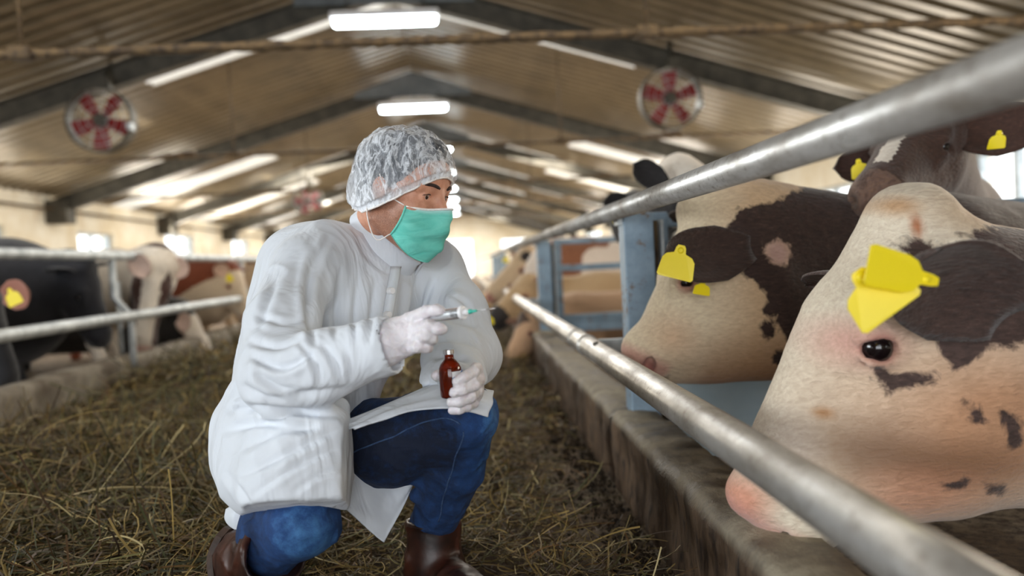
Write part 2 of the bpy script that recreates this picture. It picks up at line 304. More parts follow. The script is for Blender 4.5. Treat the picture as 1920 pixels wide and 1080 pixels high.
# ------------------------------------------------------------------ numpy noise and signed-distance modelling
_T = RNG.random((32, 32, 32)).astype(np.float32)
def vnoise(p, scale):
    q = np.asarray(p)*scale; i = np.floor(q).astype(int); f = q-i; f = f*f*(3-2*f); out = 0
    for dx in (0, 1):
        for dy in (0, 1):
            for dz in (0, 1):
                w = (f[:, 0] if dx else 1-f[:, 0])*(f[:, 1] if dy else 1-f[:, 1])*(f[:, 2] if dz else 1-f[:, 2])
                out = out+w*_T[(i[:, 0]+dx) % 32, (i[:, 1]+dy) % 32, (i[:, 2]+dz) % 32]
    return out-0.5
def fbm(p, s): return vnoise(p, s)+0.5*vnoise(p+7.3, s*2.1)+0.25*vnoise(p+3.1, s*4.3)
def smin(a, b, k):
    h = np.maximum(k-np.abs(a-b), 0)/k; return np.minimum(a, b)-h*h*k*0.25
class SDF:
    def __init__(s): s.p = []
    def cone(s, a, b, ra, rb=None, k=0.02, u=None, sc=1.0, sub=False):
        a = np.array(a, float); b = np.array(b, float)+1e-6; rb = ra if rb is None else rb
        uu = None if u is None else _nrm(u)
        def f(p):
            ba = b-a; pa = p-a; h = np.clip(pa@ba/ba.dot(ba), 0, 1); q = pa-h[:, None]*ba
            if uu is not None:
                qu = q@uu; q = q+uu*(qu/sc-qu)[:, None]
            return np.sqrt((q*q).sum(1))-(ra+(rb-ra)*h)
        R = max(ra, rb)*max(1, sc if u is not None else 1)
        s.p.append((f, k, sub, np.minimum(a, b)-R, np.maximum(a, b)+R)); return s
    def chain(s, pts, rs, k=0.01, **kw):
        for i in range(len(pts)-1): s.cone(pts[i], pts[i+1], rs[i], rs[i+1], k, **kw)
        return s
    def ell(s, c, r, rot=None, k=0.02, sub=False):
        c = np.array(c, float); r = np.array(r, float); Rm = np.eye(3) if rot is None else np.array(rot)   # rows = local axes in world
        def f(p):
            q = (p-c)@Rm.T; k0 = np.sqrt(((q/r)**2).sum(1)); k1 = np.sqrt(((q/(r*r))**2).sum(1)); return k0*(k0-1)/np.maximum(k1, 1e-6)
        s.p.append((f, k, sub, c-r.max(), c+r.max())); return s
    def cut(s, pt, n, k=0.004):
        """remove everything on the side the normal points to"""
        pt = np.array(pt, float); n = _nrm(n)
        s.p.append((lambda p: -((p-pt)@n), k, True, None, None)); return s
    def mesh(s, vox, post=None):
        lo = np.min([q[3] for q in s.p if not q[2]], axis=0)-3*vox; hi = np.max([q[4] for q in s.p if not q[2]], axis=0)+3*vox
        B = 8; nb = np.ceil((hi-lo)/vox/B).astype(int)
        bc = np.stack(np.meshgrid(*[np.arange(n) for n in nb], indexing='ij'), -1).reshape(-1, 3)
        cen = lo+(bc*B+(B-1)/2)*vox; rad = B*vox*0.87
        prim = [f(cen) for f, *_ in s.p]; D = np.full(len(cen), 1e3)
        for d, (f, k, sub, *_) in zip(prim, s.p): D = -smin(-D, d, k) if sub else smin(D, d, k)
        act = np.nonzero(np.abs(D) < rad*1.7+0.003)[0]
        off = np.stack(np.meshgrid(*[np.arange(B)]*3, indexing='ij'), -1).reshape(-1, 3)
        V = np.full((len(act), B**3), 1e3, np.float32)
        for d, (f, k, sub, *_) in zip(prim, s.p):
            sel = np.nonzero(d[act] < rad*1.7+k+0.003)[0] if not sub else np.nonzero(d[act] < rad*1.7+k+0.003)[0]
            if not len(sel): continue
            pts = (lo+((bc[act[sel]]*B)[:, None]+off)*vox).reshape(-1, 3); e = f(pts).reshape(len(sel), -1).astype(np.float32)
            V[sel] = -smin(-V[sel], e, k) if sub else smin(V[sel], e, k)
        dense = np.repeat(np.repeat(np.repeat(np.where(D < 0, -1.0, 1.0).reshape(nb).astype(np.float32), B, 0), B, 1), B, 2)
        dv = dense.reshape(nb[0], B, nb[1], B, nb[2], B).transpose(0, 2, 4, 1, 3, 5).reshape(-1, B**3).copy(); dv[act] = V
        g = dv.reshape(nb[0], nb[1], nb[2], B, B, B).transpose(0, 3, 1, 4, 2, 5).reshape(nb*B)
        ins = g < 0; c = np.zeros(np.array(g.shape)-1, np.int8); sl = (slice(None, -1), slice(1, None))
        for x in (0, 1):
            for y in (0, 1):
                for z in (0, 1): c += ins[sl[x], sl[y], sl[z]]
        ci = np.stack(np.nonzero((c > 0) & (c < 8)), 1); vid = np.full(c.shape, -1, np.int64); vid[tuple(ci.T)] = np.arange(len(ci))
        acc = np.zeros((len(ci), 3)); cnt = np.zeros(len(ci)); cor = [A3(x, y, z).astype(int) for x in (0, 1) for y in (0, 1) for z in (0, 1)]
        for a in cor:
            for ax in range(3):
                if a[ax]: continue
                b = a.copy(); b[ax] = 1; va = g[tuple((ci+a).T)]; vb = g[tuple((ci+b).T)]; m = (va < 0) != (vb < 0)
                t = np.where(m, va/(va-vb+1e-12), 0); pt = a+(b-a)*np.clip(t, 0, 1)[:, None]; acc += pt*m[:, None]; cnt += m
        v = lo+(ci+acc/cnt[:, None])*vox; F = []
        for ax in range(3):
            a1, a2 = [(1, 2), (2, 0), (0, 1)][ax]
            s0 = [slice(None)]*3; s1 = [slice(None)]*3; s0[ax] = slice(None, -1); s1[ax] = slice(1, None)
            cr = ins[tuple(s0)] != ins[tuple(s1)]; e = np.stack(np.nonzero(cr), 1)
            e = e[(e[:, a1] > 0) & (e[:, a2] > 0) & (e[:, a1] < g.shape[a1]-1) & (e[:, a2] < g.shape[a2]-1)]
            u1 = np.zeros(3, int); u1[a1] = 1; u2 = np.zeros(3, int); u2[a2] = 1
            q = np.stack([vid[tuple((e-u1-u2).T)], vid[tuple((e-u2).T)], vid[tuple(e.T)], vid[tuple((e-u1).T)]], 1)
            fl = ins[tuple(e.T)]; q[~fl] = q[~fl][:, ::-1]; F.append(q)
        f = np.concatenate(F); f = f[(f >= 0).all(1)]
        return v, f
def vnormals(v, f):
    n = np.zeros_like(v); a = np.cross(v[f[:, 2]]-v[f[:, 0]], v[f[:, 3]]-v[f[:, 1]])
    for k in range(4): np.add.at(n, f[:, k], a)
    return n/(np.linalg.norm(n, axis=1, keepdims=True)+1e-12)
def relax(v, f, it=1, lam=0.5):
    for _ in range(it):
        s = np.zeros_like(v); c = np.zeros(len(v))
        for k in range(4):
            a, b = f[:, k], f[:, (k+1) % 4]; np.add.at(s, a, v[b]); np.add.at(c, a, 1)
        v = v+(s/np.maximum(c, 1)[:, None]-v)*lam
    return v
def poly_sd(p, poly):
    """signed distance (positive inside) of 2-D points to a polygon"""
    poly = np.array(poly, float); d = np.full(len(p), 1e9); inside = np.zeros(len(p), bool)
    for i in range(len(poly)):
        a, b = poly[i], poly[(i+1) % len(poly)]; ab = b-a; h = np.clip(((p-a)@ab)/(ab@ab), 0, 1)
        d = np.minimum(d, np.linalg.norm(p-a-h[:, None]*ab, axis=1))
        c = (a[1] > p[:, 1]) != (b[1] > p[:, 1])
        with np.errstate(divide='ignore', invalid='ignore'):
            inside ^= c & (p[:, 0] < (b[0]-a[0])*(p[:, 1]-a[1])/(b[1]-a[1])+a[0])
    return np.where(inside, d, -d)
def seg(p, a, b):
    a = np.array(a, float); b = np.array(b, float); ba = b-a; h = np.clip((p-a)@ba/ba.dot(ba), 0, 1); return np.linalg.norm(p-a-h[:, None]*ba, axis=1)

# ================================================================== the barn
CX, HW, RIDGE, SL = -0.69, 5.95, 3.94, 0.30
EAVE = RIDGE-SL*HW; XL, XR, Y0, Y1 = CX-HW, CX+HW, -6.0, 46.3
g = Geo(); nx, ny = 60, 90
xs = np.linspace(XL, XR, nx*2+1); ys = np.concatenate([np.linspace(Y0, 0, 8)[:-1], np.linspace(0, 6, 160), np.linspace(6, Y1, 60)[1:]])
gx, gy = np.meshgrid(xs, ys, indexing='ij'); pv = np.stack([gx, gy, np.zeros_like(gx)], -1).reshape(-1, 3)
pv[:, 2] = np.where(np.abs(pv[:, 1]-2) < 4.5, fbm(pv, 6.0)*0.012, 0)-0.006
ix = np.arange(len(pv)).reshape(gx.shape); ff = np.stack([ix[:-1, :-1], ix[1:, :-1], ix[1:, 1:], ix[:-1, 1:]], -1).reshape(-1, 4)
tag(meshobj('floor', pv, ff, 'floor_dirt'), kind='structure')

def wall_with_holes(name, x0, x1, spans, zt, y0=Y0, y1=Y1, axis='y'):
    """spans = (a, b, z0, z1) openings sorted along the wall"""
    g = Geo()
    def bx(a, b, z0, z1):
        if b-a > 1e-4 and z1-z0 > 1e-4:
            g.box((x0, a, z0), (x1, b, z1)) if axis == 'y' else g.box((a, x0, z0), (b, x1, z1))
    c = y0
    for a, b, z0, z1 in spans:
        bx(c, a, 0, zt); bx(a, b, 0, z0); bx(a, b, z1, zt); c = b
    bx(c, y1, 0, zt)
    return tag(g.obj(name, 'wall_plaster'), kind='structure')
WN = [0]
def window(x, a, b, z0, z1, axis='y', glaze=True, posts=2):
    WN[0] += 1; r = tag(empty('window_%d' % WN[0], (x, (a+b)/2, z0) if axis == 'y' else ((a+b)/2, x, z0)), kind='structure')
    def bx(g, p, q, z0, z1, d):
        g.box((x-d, p, z0), (x+d, q, z1)) if axis == 'y' else g.box((p, x-d, z0), (q, x+d, z1))
    g = Geo(); w = 0.05
    for p, q, s, t in ((a, b, z0, z0+w), (a, b, z1-w, z1), (a, a+w, z0+w, z1-w), (b-w, b, z0+w, z1-w)): bx(g, p, q, s, t, 0.05)
    g.obj('window_frame', 'galvanised_dull', r)
    for k in range(1, posts):
        m = a+(b-a)*k/posts; g = Geo(); bx(g, m-0.03, m+0.03, z0+w, z1-w, 0.04); g.obj('mullion', 'galvanised_dull', r)
    if glaze:
        for k in range(posts):
            g = Geo(); bx(g, a+(b-a)*k/posts+0.035, a+(b-a)*(k+1)/posts-0.035, z0+w, z1-w, 0.004); g.obj('pane', 'window_glass', r)
LW = [(-4.6, -3.0, 0.9, 1.8), (1.5, 3.1, 1.1, 1.75), (5.6, 6.9, 1.2, 1.75), (10.7, 12.1, 1.22, 1.62), (14.3, 15.7, 1.15, 1.62), (18.4, 20.3, 1.1, 1.75), (23.6, 25.4, 1.1, 1.8), (28.5, 30.4, 1.1, 1.8), (33.5, 35.4, 1.1, 1.8), (38.5, 41.0, 1.1, 1.8)]
RW = [(-4.6, -3.0, 0.9, 1.8), (1.6, 3.3, 1.1, 1.7), (6.3, 8.0, 1.02, 1.60), (10.4, 12.0, 1.16, 1.56), (15.5, 17.4, 1.15, 1.7), (20.5, 23.5, 1.1, 1.75), (25.5, 28.5, 1.1, 1.8), (30.5, 34.5, 1.1, 1.8), (36.5, 41.5, 1.1, 1.8)]
wall_with_holes('wall_left', XL-0.25, XL, LW, EAVE+0.02)
wall_with_holes('wall_right', XR, XR+0.25, RW, EAVE+0.02)
wall_with_holes('wall_back', Y1, Y1+0.25, [(-5.6, -4.0, 1.3, 2.0), (-2.2, 0.5, 0.0, 2.5), (2.2, 4.8, 1.45, 2.05)], 2.6, XL, XR, 'x')
wall_with_holes('wall_front', Y0-0.25, Y0, [(-3.4, 1.7, 0.0, 2.4)], 2.6, XL, XR, 'x')
for yy, nm in ((Y1, 'wall_back_gable'), (Y0-0.25, 'wall_front_gable')):
    g = Geo(); v = [(XL, yy+0.02, 2.1), (XR, yy+0.02, 2.1), (CX, yy+0.02, RIDGE+0.1)]; v += [(a, b+0.20, c) for a, b, c in v]
    g.add(v, [(0, 1, 2), (5, 4, 3), (0, 3, 4, 1), (1, 4, 5, 2), (2, 5, 3, 0)]); tag(g.obj(nm, 'wall_plaster'), kind='structure')
for a, b, z0, z1 in LW: window(XL-0.12, a, b, z0, z1)
for a, b, z0, z1 in RW: window(XR+0.12, a, b, z0, z1, posts=3 if b-a > 1.65 else 2)
for a, b, z0, z1 in [(-5.6, -4.0, 1.3, 2.0), (2.2, 4.8, 1.45, 2.05)]: window(Y1+0.12, a, b, z0, z1, 'x', posts=3)
# roof: corrugated sheets, two rows on each slope
ceil = tag(empty('ceiling', (CX, 0, RIDGE)), kind='structure')
def sheet_mesh(side, part):
    L = HW/2; off = part*L; prof = []; wd = 0.94
    for k in range(4):
        y = k*wd/4; prof += [(y, 0), (y+0.11, 0), (y+0.135, 0.035), (y+0.21, 0.035)]
    prof.append((wd, 0)); v = []; f = []
    for i, (y, z) in enumerate(prof):
        for e, d in enumerate((off-(0.03 if part else 0), off+L)): v.append((side*d, y, -SL*d+z+part*-0.006))
    for i in range(len(prof)-1): f.append((2*i, 2*i+1, 2*i+3, 2*i+2))
    me = bpy.data.meshes.new('roof_sheet'); me.from_pydata(v, [], f); return me
SM = {}
for side in (-1, 1):
    for part in (0, 1):
        for mt in ('roof_steel', 'roof_translucent'):
            me = sheet_mesh(side, part); me.materials.append(MATS[mt]); SM[side, part, mt] = me
n = int(round((Y1-Y0)/0.94)); 
for j in range(n+1):
    for side in (-1, 1):
        for part in (0, 1):
            y = Y0+j*0.94; trans = part == 0 and y > 8 and (j % 5) in (1,) or (part == 1 and y > 14 and j % 5 == 3)
            o = bpy.data.objects.new('roof_sheet', SM[side, part, 'roof_translucent' if trans else 'roof_steel']); o.location = (0, y, 0.0); link(o, ceil)
g = Geo().bar((CX, Y0, RIDGE+0.03), (CX, Y1, RIDGE+0.03), 0.24, 0.03); g.obj('ridge_cap', 'roof_steel', ceil)
# steel frames
ORD = ['just above the camera', 'carrying the lamp nearest the vet', 'behind the second lamp', 'behind the third lamp', 'behind the fourth lamp', 'behind the fifth lamp', 'sixth from the front', 'seventh from the front', 'eighth from the front', 'last before the end wall']
FY = [4.0+4.7*k for k in range(9)]
FY[0] = 3.6
for k, y in enumerate(FY):
    r = tag(empty('roof_frame', (CX, y, EAVE)), 'dark steel pitched roof frame '+ORD[k], 'roof frame', 'steel frames under the barn roof')
    for side in (-1, 1):
        g = Geo(); a = A3(CX, y, RIDGE-0.07); b = A3(CX+side*HW, y, EAVE-0.07); dn = A3(0, 0, -0.26)
        g.bar(a+A3(0, 0, -0.03), b+A3(0, 0, -0.03), 0.16, 0.018); g.bar(a+dn, b+dn, 0.16, 0.018)
        g.bar(a+A3(0, 0, -0.145), b+A3(0, 0, -0.145), 0.014, 0.23); g.obj('rafter', 'dark_steel', r)
        xb = CX+side*(HW-0.17); Geo().box((xb-0.17, y-0.16, EAVE-0.46), (xb+0.17, y+0.16, EAVE-0.08)).obj('wall_bracket', 'dark_steel', r, bevel=0.01)
    g = Geo(); z = RIDGE-0.33; v = [(CX, y-0.1, z+0.3), (CX-0.95, y-0.1, z-0.02), (CX-0.95, y-0.1, z-0.10), (CX+0.95, y-0.1, z-0.10), (CX+0.95, y-0.1, z-0.02)]
    v += [(a, b+0.02, c) for a, b, c in v]; g.add(v, [(0, 1, 2, 3, 4), (9, 8, 7, 6, 5)]+[(i, 5+i, 5+(i+1) % 5, (i+1) % 5) for i in range(5)]); g.obj('apex_plate', 'apex_steel', r)
# lamps under the apex plates
for k, y in enumerate(FY[1:]):
    yl = y-0.2; z = P(725, 40, 8.5)[2]
    r = tag(empty('ceiling_lamp', (CX, yl, z)), ['longest looking white lamp, on the nearest visible roof frame', 'second white lamp down the ridge, above the hair cap', 'third white lamp, its end showing beside the hair cap', 'fourth white lamp, a dot right of the hair cap', 'fifth white lamp, a dot by the forehead', 'far lamp sixth along the ridge', 'far lamp seventh along the ridge', 'far lamp last along the ridge'][k], 'lamp', 'strip lamps along the ridge')
    Geo().box((CX-0.56, yl-0.09, z+0.035), (CX+0.56, yl+0.09, z+0.10)).obj('housing', 'white_plastic', r, bevel=0.01)
    g = Geo(); n_ = 14; pr = [(0.001, -0.54), (0.03, -0.535), (0.046, -0.51), (0.048, 0), (0.046, 0.51), (0.03, 0.535), (0.001, 0.54)]
    g.lathe((CX, yl, z-0.005), (1, 0, 0), pr, n_).obj('diffuser', 'lamp_tube', r, smooth=True)
    for s in (-1, 1): Geo().tube([(CX+s*0.4, yl, z+0.11), (CX+s*0.4, y-0.08, z+0.3)], 0.008, 8).obj('hanger', 'dark_steel', r)
# hung cross pipes
for k, y in enumerate((5.3, 10.0, 14.7, 19.4, 24.1)):
    z = 2.19; r = tag(empty('cross_pipe', (CX, y, z)), 'dark crusted pipe hung across the barn, '+['nearest, above the vet', 'second, at the height of the left fan foot', 'third from the camera', 'fourth from the camera', 'farthest one'][k], 'pipe', 'pipes hung across the barn')
    pts = [(XL+0.1+(HW*2-0.2)*i/160, y, z) for i in range(161)] if k == 0 else [(XL+0.1, y, z), (XR-0.1, y, z)]
    rr = [0.026+0.010*random.random() for _ in pts] if k == 0 else 0.024
    Geo().tube(pts, rr, 10).obj('pipe', 'rusty_pipe', r, smooth=True)
    for x in (CX-6.0+0.1, CX-2.04, CX+1.98, CX+5.7):
        zt = RIDGE-SL*abs(x-CX)
        Geo().tube([(x, y, z), (x, y, zt)], 0.012, 8).obj('hanger_rod', 'rusty_pipe', r, smooth=True)
        Geo().box((x-0.07, y-0.05, z-0.035), (x+0.07, y+0.05, z+0.045)).obj('pipe_clamp', 'rusty_pipe', r, bevel=0.012)
    if k:
        for x in (CX-3.0, CX+3.0): Geo().tube([(x, y, z), (x+0.5, y, z+0.05)], 0.03, 8).obj('pipe_joint', 'rusty_pipe', r)
# fans
def fan(c, label, R=0.315, rot=0.0):
    c = np.array(c); r = tag(empty('ceiling_fan', c), label, 'fan', 'red bladed fans under the roof')
    g = Geo(); g.lathe(c, (0, 1, 0), [(R, -0.08), (R+0.02, -0.08), (R+0.02, 0.08), (R, 0.08), (R, -0.08)], 40).obj('ring', 'dark_steel', r, smooth=False)
    g = Geo()
    for q in (0.35, 0.6, 0.85):
        pts = [c+A3(math.cos(a)*R*q, -0.10, math.sin(a)*R*q) for a in np.linspace(0, 2*math.pi, 29)]; g.tube(pts, 0.003, 5, cap=False)
    for k in range(10):
        a = 2*math.pi*k/10; g.tube([c+A3(math.cos(a)*R*0.2, -0.12, math.sin(a)*R*0.2), c+A3(math.cos(a)*R, -0.08, math.sin(a)*R)], 0.003, 5)
    g.obj('guard', 'galvanised_dull', r)
    Geo().lathe(c, (0, 1, 0), [(0, -0.09), (0.05, -0.09), (0.07, -0.05), (0.07, 0.12), (0, 0.12)], 20).obj('hub', 'dark_steel', r, smooth=False)
    for k in range(5):
        a = rot+2*math.pi*k/5+math.pi/2; e = A3(math.cos(a), 0, math.sin(a)); t = A3(-math.sin(a), 0, math.cos(a)); v = []
        for s, w in ((0.06, 0.045), (0.14, 0.06), (0.22, 0.075), (0.295, 0.07)):
            for sg in (-1, 1):
                for th in (0, 0.005): v.append(c+e*s+t*w*sg+A3(0, 0.03*sg*(w/0.075)+th, 0))
        f = []
        for i in range(3):
            b = i*4; f += [(b, b+2, b+6, b+4), (b+1, b+5, b+7, b+3), (b, b+4, b+5, b+1), (b+2, b+3, b+7, b+6)]
        f += [(0, 1, 3, 2), (12, 14, 15, 13)]; Geo().add(v, f).obj('blade', 'fan_red', r, smooth=False)
    Geo().box(c+A3(0.0, -0.05, R), c+A3(0.12, 0.06, R+0.12)).obj('mount', 'dark_steel', r)
    Geo().bar(c+A3(0.06, 0, R+0.1), c+A3(0.06, 0.2, R+0.32), 0.05, 0.03).obj('mount_arm', 'dark_steel', r)
    Geo().box(c+A3(R*0.9, -0.1, -0.12), c+A3(R*0.9+0.05, 0.0, -0.05)).obj('junction_box', 'galvanised_dull', r)
fl = P(190, 226, 8.55); fr = P(1256, 185, 8.55)
fan(fl, 'red bladed round fan hanging at left of the barn', rot=0.6); fan(fr, 'red bladed round fan hanging above the rail, at right')
fan((fl[0]+0.3, 17.9, fl[2]-0.1), 'small distant red fan seen behind the vet', rot=0.3)
# electrical conduit along the left eave
Geo().tube([(XL+0.12, Y0+0.2, 1.93), (XL+0.12, Y1-0.2, 1.93)], 0.02, 8).obj('conduit', 'rusty_pipe', None, smooth=True)
tag(bpy.data.objects['conduit'], 'thin brown conduit along the top of the left wall', 'pipe')

# ------------------------------------------------------------------ feed curbs and cattle fences
def curb(name, label, xi, xo, zt, ylist, pale):
    """xi = aisle face, xo = pen face"""
    r = tag(empty(name, (xi, ylist[0], 0)), label, 'curb'); s = 1 if xo > xi else -1; w = abs(xo-xi)
    prof = [(0, -0.01), (0, zt*0.3), (0, zt*0.6), (0, zt-0.035), (0.006, zt-0.014), (0.022, zt-0.003), (w*0.35, zt), (w*0.65, zt-0.002), (w-0.03, zt-0.006), (w-0.01, zt-0.03), (w, zt*0.5), (w, -0.01)]
    P2 = [prof[0]]
    for a, b in zip(prof[:-1], prof[1:]):
        k = max(1, int(math.hypot(b[0]-a[0], b[1]-a[1])/0.02)); P2 += [(a[0]+(b[0]-a[0])*i/k, a[1]+(b[1]-a[1])*i/k) for i in range(1, k+1)]
    for a, b in zip(ylist[:-1], ylist[1:]):
        st = 0.02 if b < 7 and not pale else 0.06 if b < 12 else 0.5
        ys = np.linspace(a+0.008, b-0.008, max(3, int((b-a)/st))); v = np.array([(xi+s*p, y, q) for y in ys for p, q in P2]); m = len(P2)
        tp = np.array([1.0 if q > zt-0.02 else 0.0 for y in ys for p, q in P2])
        d = fbm(v, 7.0)*0.016+fbm(v, 22)*0.007; d = np.where(v[:, 2] < 0, 0, d)
        ends = np.array([min(1, abs(y-a)/0.03, abs(b-y)/0.03) for y in ys for _ in P2]); v[:, 2] += d*(v[:, 2] > 0.05)-0.012*(1-ends)*(tp > 0)
        v[:, 0] += s*(-d*(tp == 0)+0.006*(1-ends)); 
        ix = np.arange(len(v)).reshape(len(ys), m); f = np.stack([ix[:-1, :-1], ix[1:, :-1], ix[1:, 1:], ix[:-1, 1:]], -1).reshape(-1, 4)
        if s < 0: f = f[:, ::-1]
        fl_ = [tuple(q) for q in f]+[tuple(ix[0, ::-1] if s > 0 else ix[0]), tuple(ix[-1] if s > 0 else ix[-1, ::-1])]
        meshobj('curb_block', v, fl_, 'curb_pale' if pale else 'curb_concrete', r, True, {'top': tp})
PY = [-0.47, 2.53, 5.53, 8.53, 11.53, 14.53, 20.5, 26.5, 32.5, 38.5, 45.0]
CZ = 0.232
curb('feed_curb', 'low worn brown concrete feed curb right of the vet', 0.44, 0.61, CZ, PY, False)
curb('feed_curb', 'low pale concrete feed curb along the black cattle at left', -2.16, -2.33, 0.24, [y-0.2+0.0 for y in PY], True)
def fence(name, label, xlow, xup, xpost, s, zl, zu, ylo, zc, rlow, rup, ps, mat):
    r = tag(empty(name, (xpost, 2.53, 0)), label, 'fence')
    pts = [(xlow, y, zl) for y in np.linspace(ylo[0], ylo[1], 24)]
    Geo().tube(pts, rlow, 24).obj('lower_rail', mat, r, smooth=True)
    Geo().tube([(xup, ylo[0], zu), (xup, 45, zu)], rup, 24).obj('upper_rail', mat, r, smooth=True)
    for y in ps:
        g = Geo(); x0, x1 = sorted((xpost, xpost+s*0.095)); g.box((x0, y-0.045, zc-0.1), (x1, y+0.045, zu-0.005)).obj('post', 'blue_grey_steel', r, bevel=0.004)
        x0, x1 = sorted((xpost+s*0.095, xpost+s*0.118)); Geo().box((x0, y+0.0, zc-0.06), (x1, y+0.03, zu-0.03)).obj('post_web', 'rusty_pipe', r)
        x0, x1 = sorted((xpost+s*0.118, xpost+s*0.126)); Geo().box((x0, y-0.045, zc-0.06), (x1, y+0.045, zu-0.03)).obj('post_flange', 'galvanised_dull', r)
        x0, x1 = sorted((xlow+s*rlow*0.6, xpost+s*0.01)); Geo().box((x0, y-0.02, zl-0.02), (x1, y+0.02, zl+0.02)).obj('rail_bracket', 'galvanised_dull', r)
        x0, x1 = sorted((xup+s*rup*0.7, xpost+s*0.01)); Geo().box((x0, y-0.03, zu-0.04), (x1, y+0.03, zu-0.012)).obj('rail_bracket', 'galvanised_dull', r)
    return r
ZL = CAMZ-0.735*0.385
fr_ = fence('cattle_fence', 'galvanised two rail cattle fence on blue grey posts, right', 0.385, 0.47, 0.505, 1, ZL, 0.858, (0.35, 8.2), CZ, 0.032, 0.027, PY[1:6], 'galvanised_pipe')
for y in (2.57, 2.80):
    Geo().lathe((0.385, y, ZL), (0, 1, 0), [(0.031, -0.02), (0.0355, -0.018), (0.0365, 0), (0.0355, 0.018), (0.031, 0.02)], 24).obj('weld_collar', 'galvanised_pipe', fr_, smooth=True)
Geo().lathe((0.385-0.012, 2.32, ZL+0.029), (-0.35, 0, 1), [(0, 0.007), (0.008, 0.006), (0.009, 0), (0.009, -0.004)], 12).obj('bolt_head', 'dark_steel', fr_)
# left fence: posts stand against the aisle face
r = tag(empty('cattle_fence', (-2.2, 5.3, 0)), 'pale grey pipe cattle fence in front of the black cattle, left', 'fence')
Geo().tube([(-2.10, y, 0.50) for y in np.linspace(0.5, 45, 30)], 0.032, 20).obj('lower_rail', 'galvanised_dull', r, smooth=True)
Geo().tube([(-2.24, y, 0.885) for y in np.linspace(0.5, 45, 30)], 0.030, 20).obj('upper_rail', 'galvanised_dull', r, smooth=True)
for y in (2.3, 5.25, 8.2, 11.2, 14.2, 20, 26, 32):
    Geo().tube([(-2.145, y, 0.0), (-2.145, y, 0.50), (-2.24, y, 0.62), (-2.24, y, 0.885)], 0.022, 12).obj('post', 'galvanised_dull', r, smooth=True)
    Geo().tube([(-2.38, y+0.4, 0.0), (-2.38, y+0.4, 0.72)], 0.018, 12).obj('brace_post', 'galvanised_dull', r, smooth=True)
# partition gates across the right-hand pen
def gate(y, label, rails, panel=None, x0=0.66, x1=4.6):
    r = tag(empty('pen_gate', (x0, y, 0.1)), label, 'gate', 'blue grey gates across the right pen')
    for z, h in rails: Geo().box((x0, y-0.02, z-h/2), (x1, y+0.02, z+h/2)).obj('gate_rail', 'blue_grey_steel', r, bevel=0.004)
    for x in (x0, (x0+x1)/2, x1): Geo().box((x-0.025, y-0.025, 0.0), (x+0.025, y+0.025, 0.86)).obj('gate_stile', 'blue_grey_steel', r, bevel=0.004)
    if panel: Geo().box((x0+0.03, y-0.028, panel[0]), (x1, y-0.021, panel[1])).obj('gate_panel', 'pale_blue_panel', r)
gate(2.66, 'pale blue gate panel showing under the chin of the brown necked cow', [(0.83, 0.04), (0.62, 0.04), (0.40, 0.04)], (0.03, 0.39))
gate(5.62, 'blue grey gate with bare rails between the two fence posts', [(0.84, 0.035), (0.655, 0.045), (0.30, 0.05), (0.24, 0.07)])
gate(8.62, 'farthest blue grey gate, behind the far fence post', [(0.84, 0.035), (0.5, 0.045), (0.25, 0.05)])

# ================================================================== cattle
CREAM, TAN, WHITE, PINK = [np.array(lin(c)) for c in ((242, 226, 194), (196, 148, 100), (236, 228, 214), (214, 150, 140))]
TAG_OUT = [(-0.5, -0.50), (0.5, -0.50), (0.56, -0.44), (0.50, 0.05), (0.40, 0.18), (0.18, 0.26), (0.15, 0.42), (0.10, 0.50), (-0.10, 0.50), (-0.15, 0.42), (-0.18, 0.26), (-0.40, 0.18), (-0.50, 0.05), (-0.56, -0.44)]
def ear_geo(root, d, n, ln, wd, m=14, q=9):
    """cupped leaf-shaped ear: root, direction, normal of the open side"""
    d = _nrm(d); n = _nrm(np.array(n)-d*d.dot(n)); s = np.cross(d, n); vo = []; vi = []
    for i in range(m+1):
        t = i/m; w = wd*0.5*(0.42+0.58*min(1, t/0.35)**0.8)*math.sqrt(max(1e-4, 1-max(0, (t-0.52)/0.48)**2.2))
        for j in range(q+1):
            a = -1+2*j/q; curl = (1-0.35*t)
            c = root+d*ln*t*(1-0.05*a*a)+s*w*a-n*(1-a*a)*w*0.36*curl-n*0.05*ln*math.sin(t*2.6)
            th = 0.006*(1-t*0.5); vo.append(c-n*th); vi.append(c+n*th*0.5)
    N = (m+1)*(q+1); f = []; ix = lambda i, j: i*(q+1)+j
    for i in range(m):
        for j in range(q):
            f.append((ix(i, j), ix(i, j+1), ix(i+1, j+1), ix(i+1, j))); f.append((N+ix(i+1, j), N+ix(i+1, j+1), N+ix(i, j+1), N+ix(i, j)))
    bd = [ix(i, 0) for i in range(m+1)]+[ix(m, j) for j in range(1, q+1)]+[ix(i, q) for i in range(m-1, -1, -1)]+[ix(0, j) for j in range(q-1, 0, -1)]
    for a, b in zip(bd, bd[1:]+bd[:1]): f.append((a, b, N+b, N+a))
    return np.array(vo+vi), np.array(f), np.array([0]*N+[1]*N)
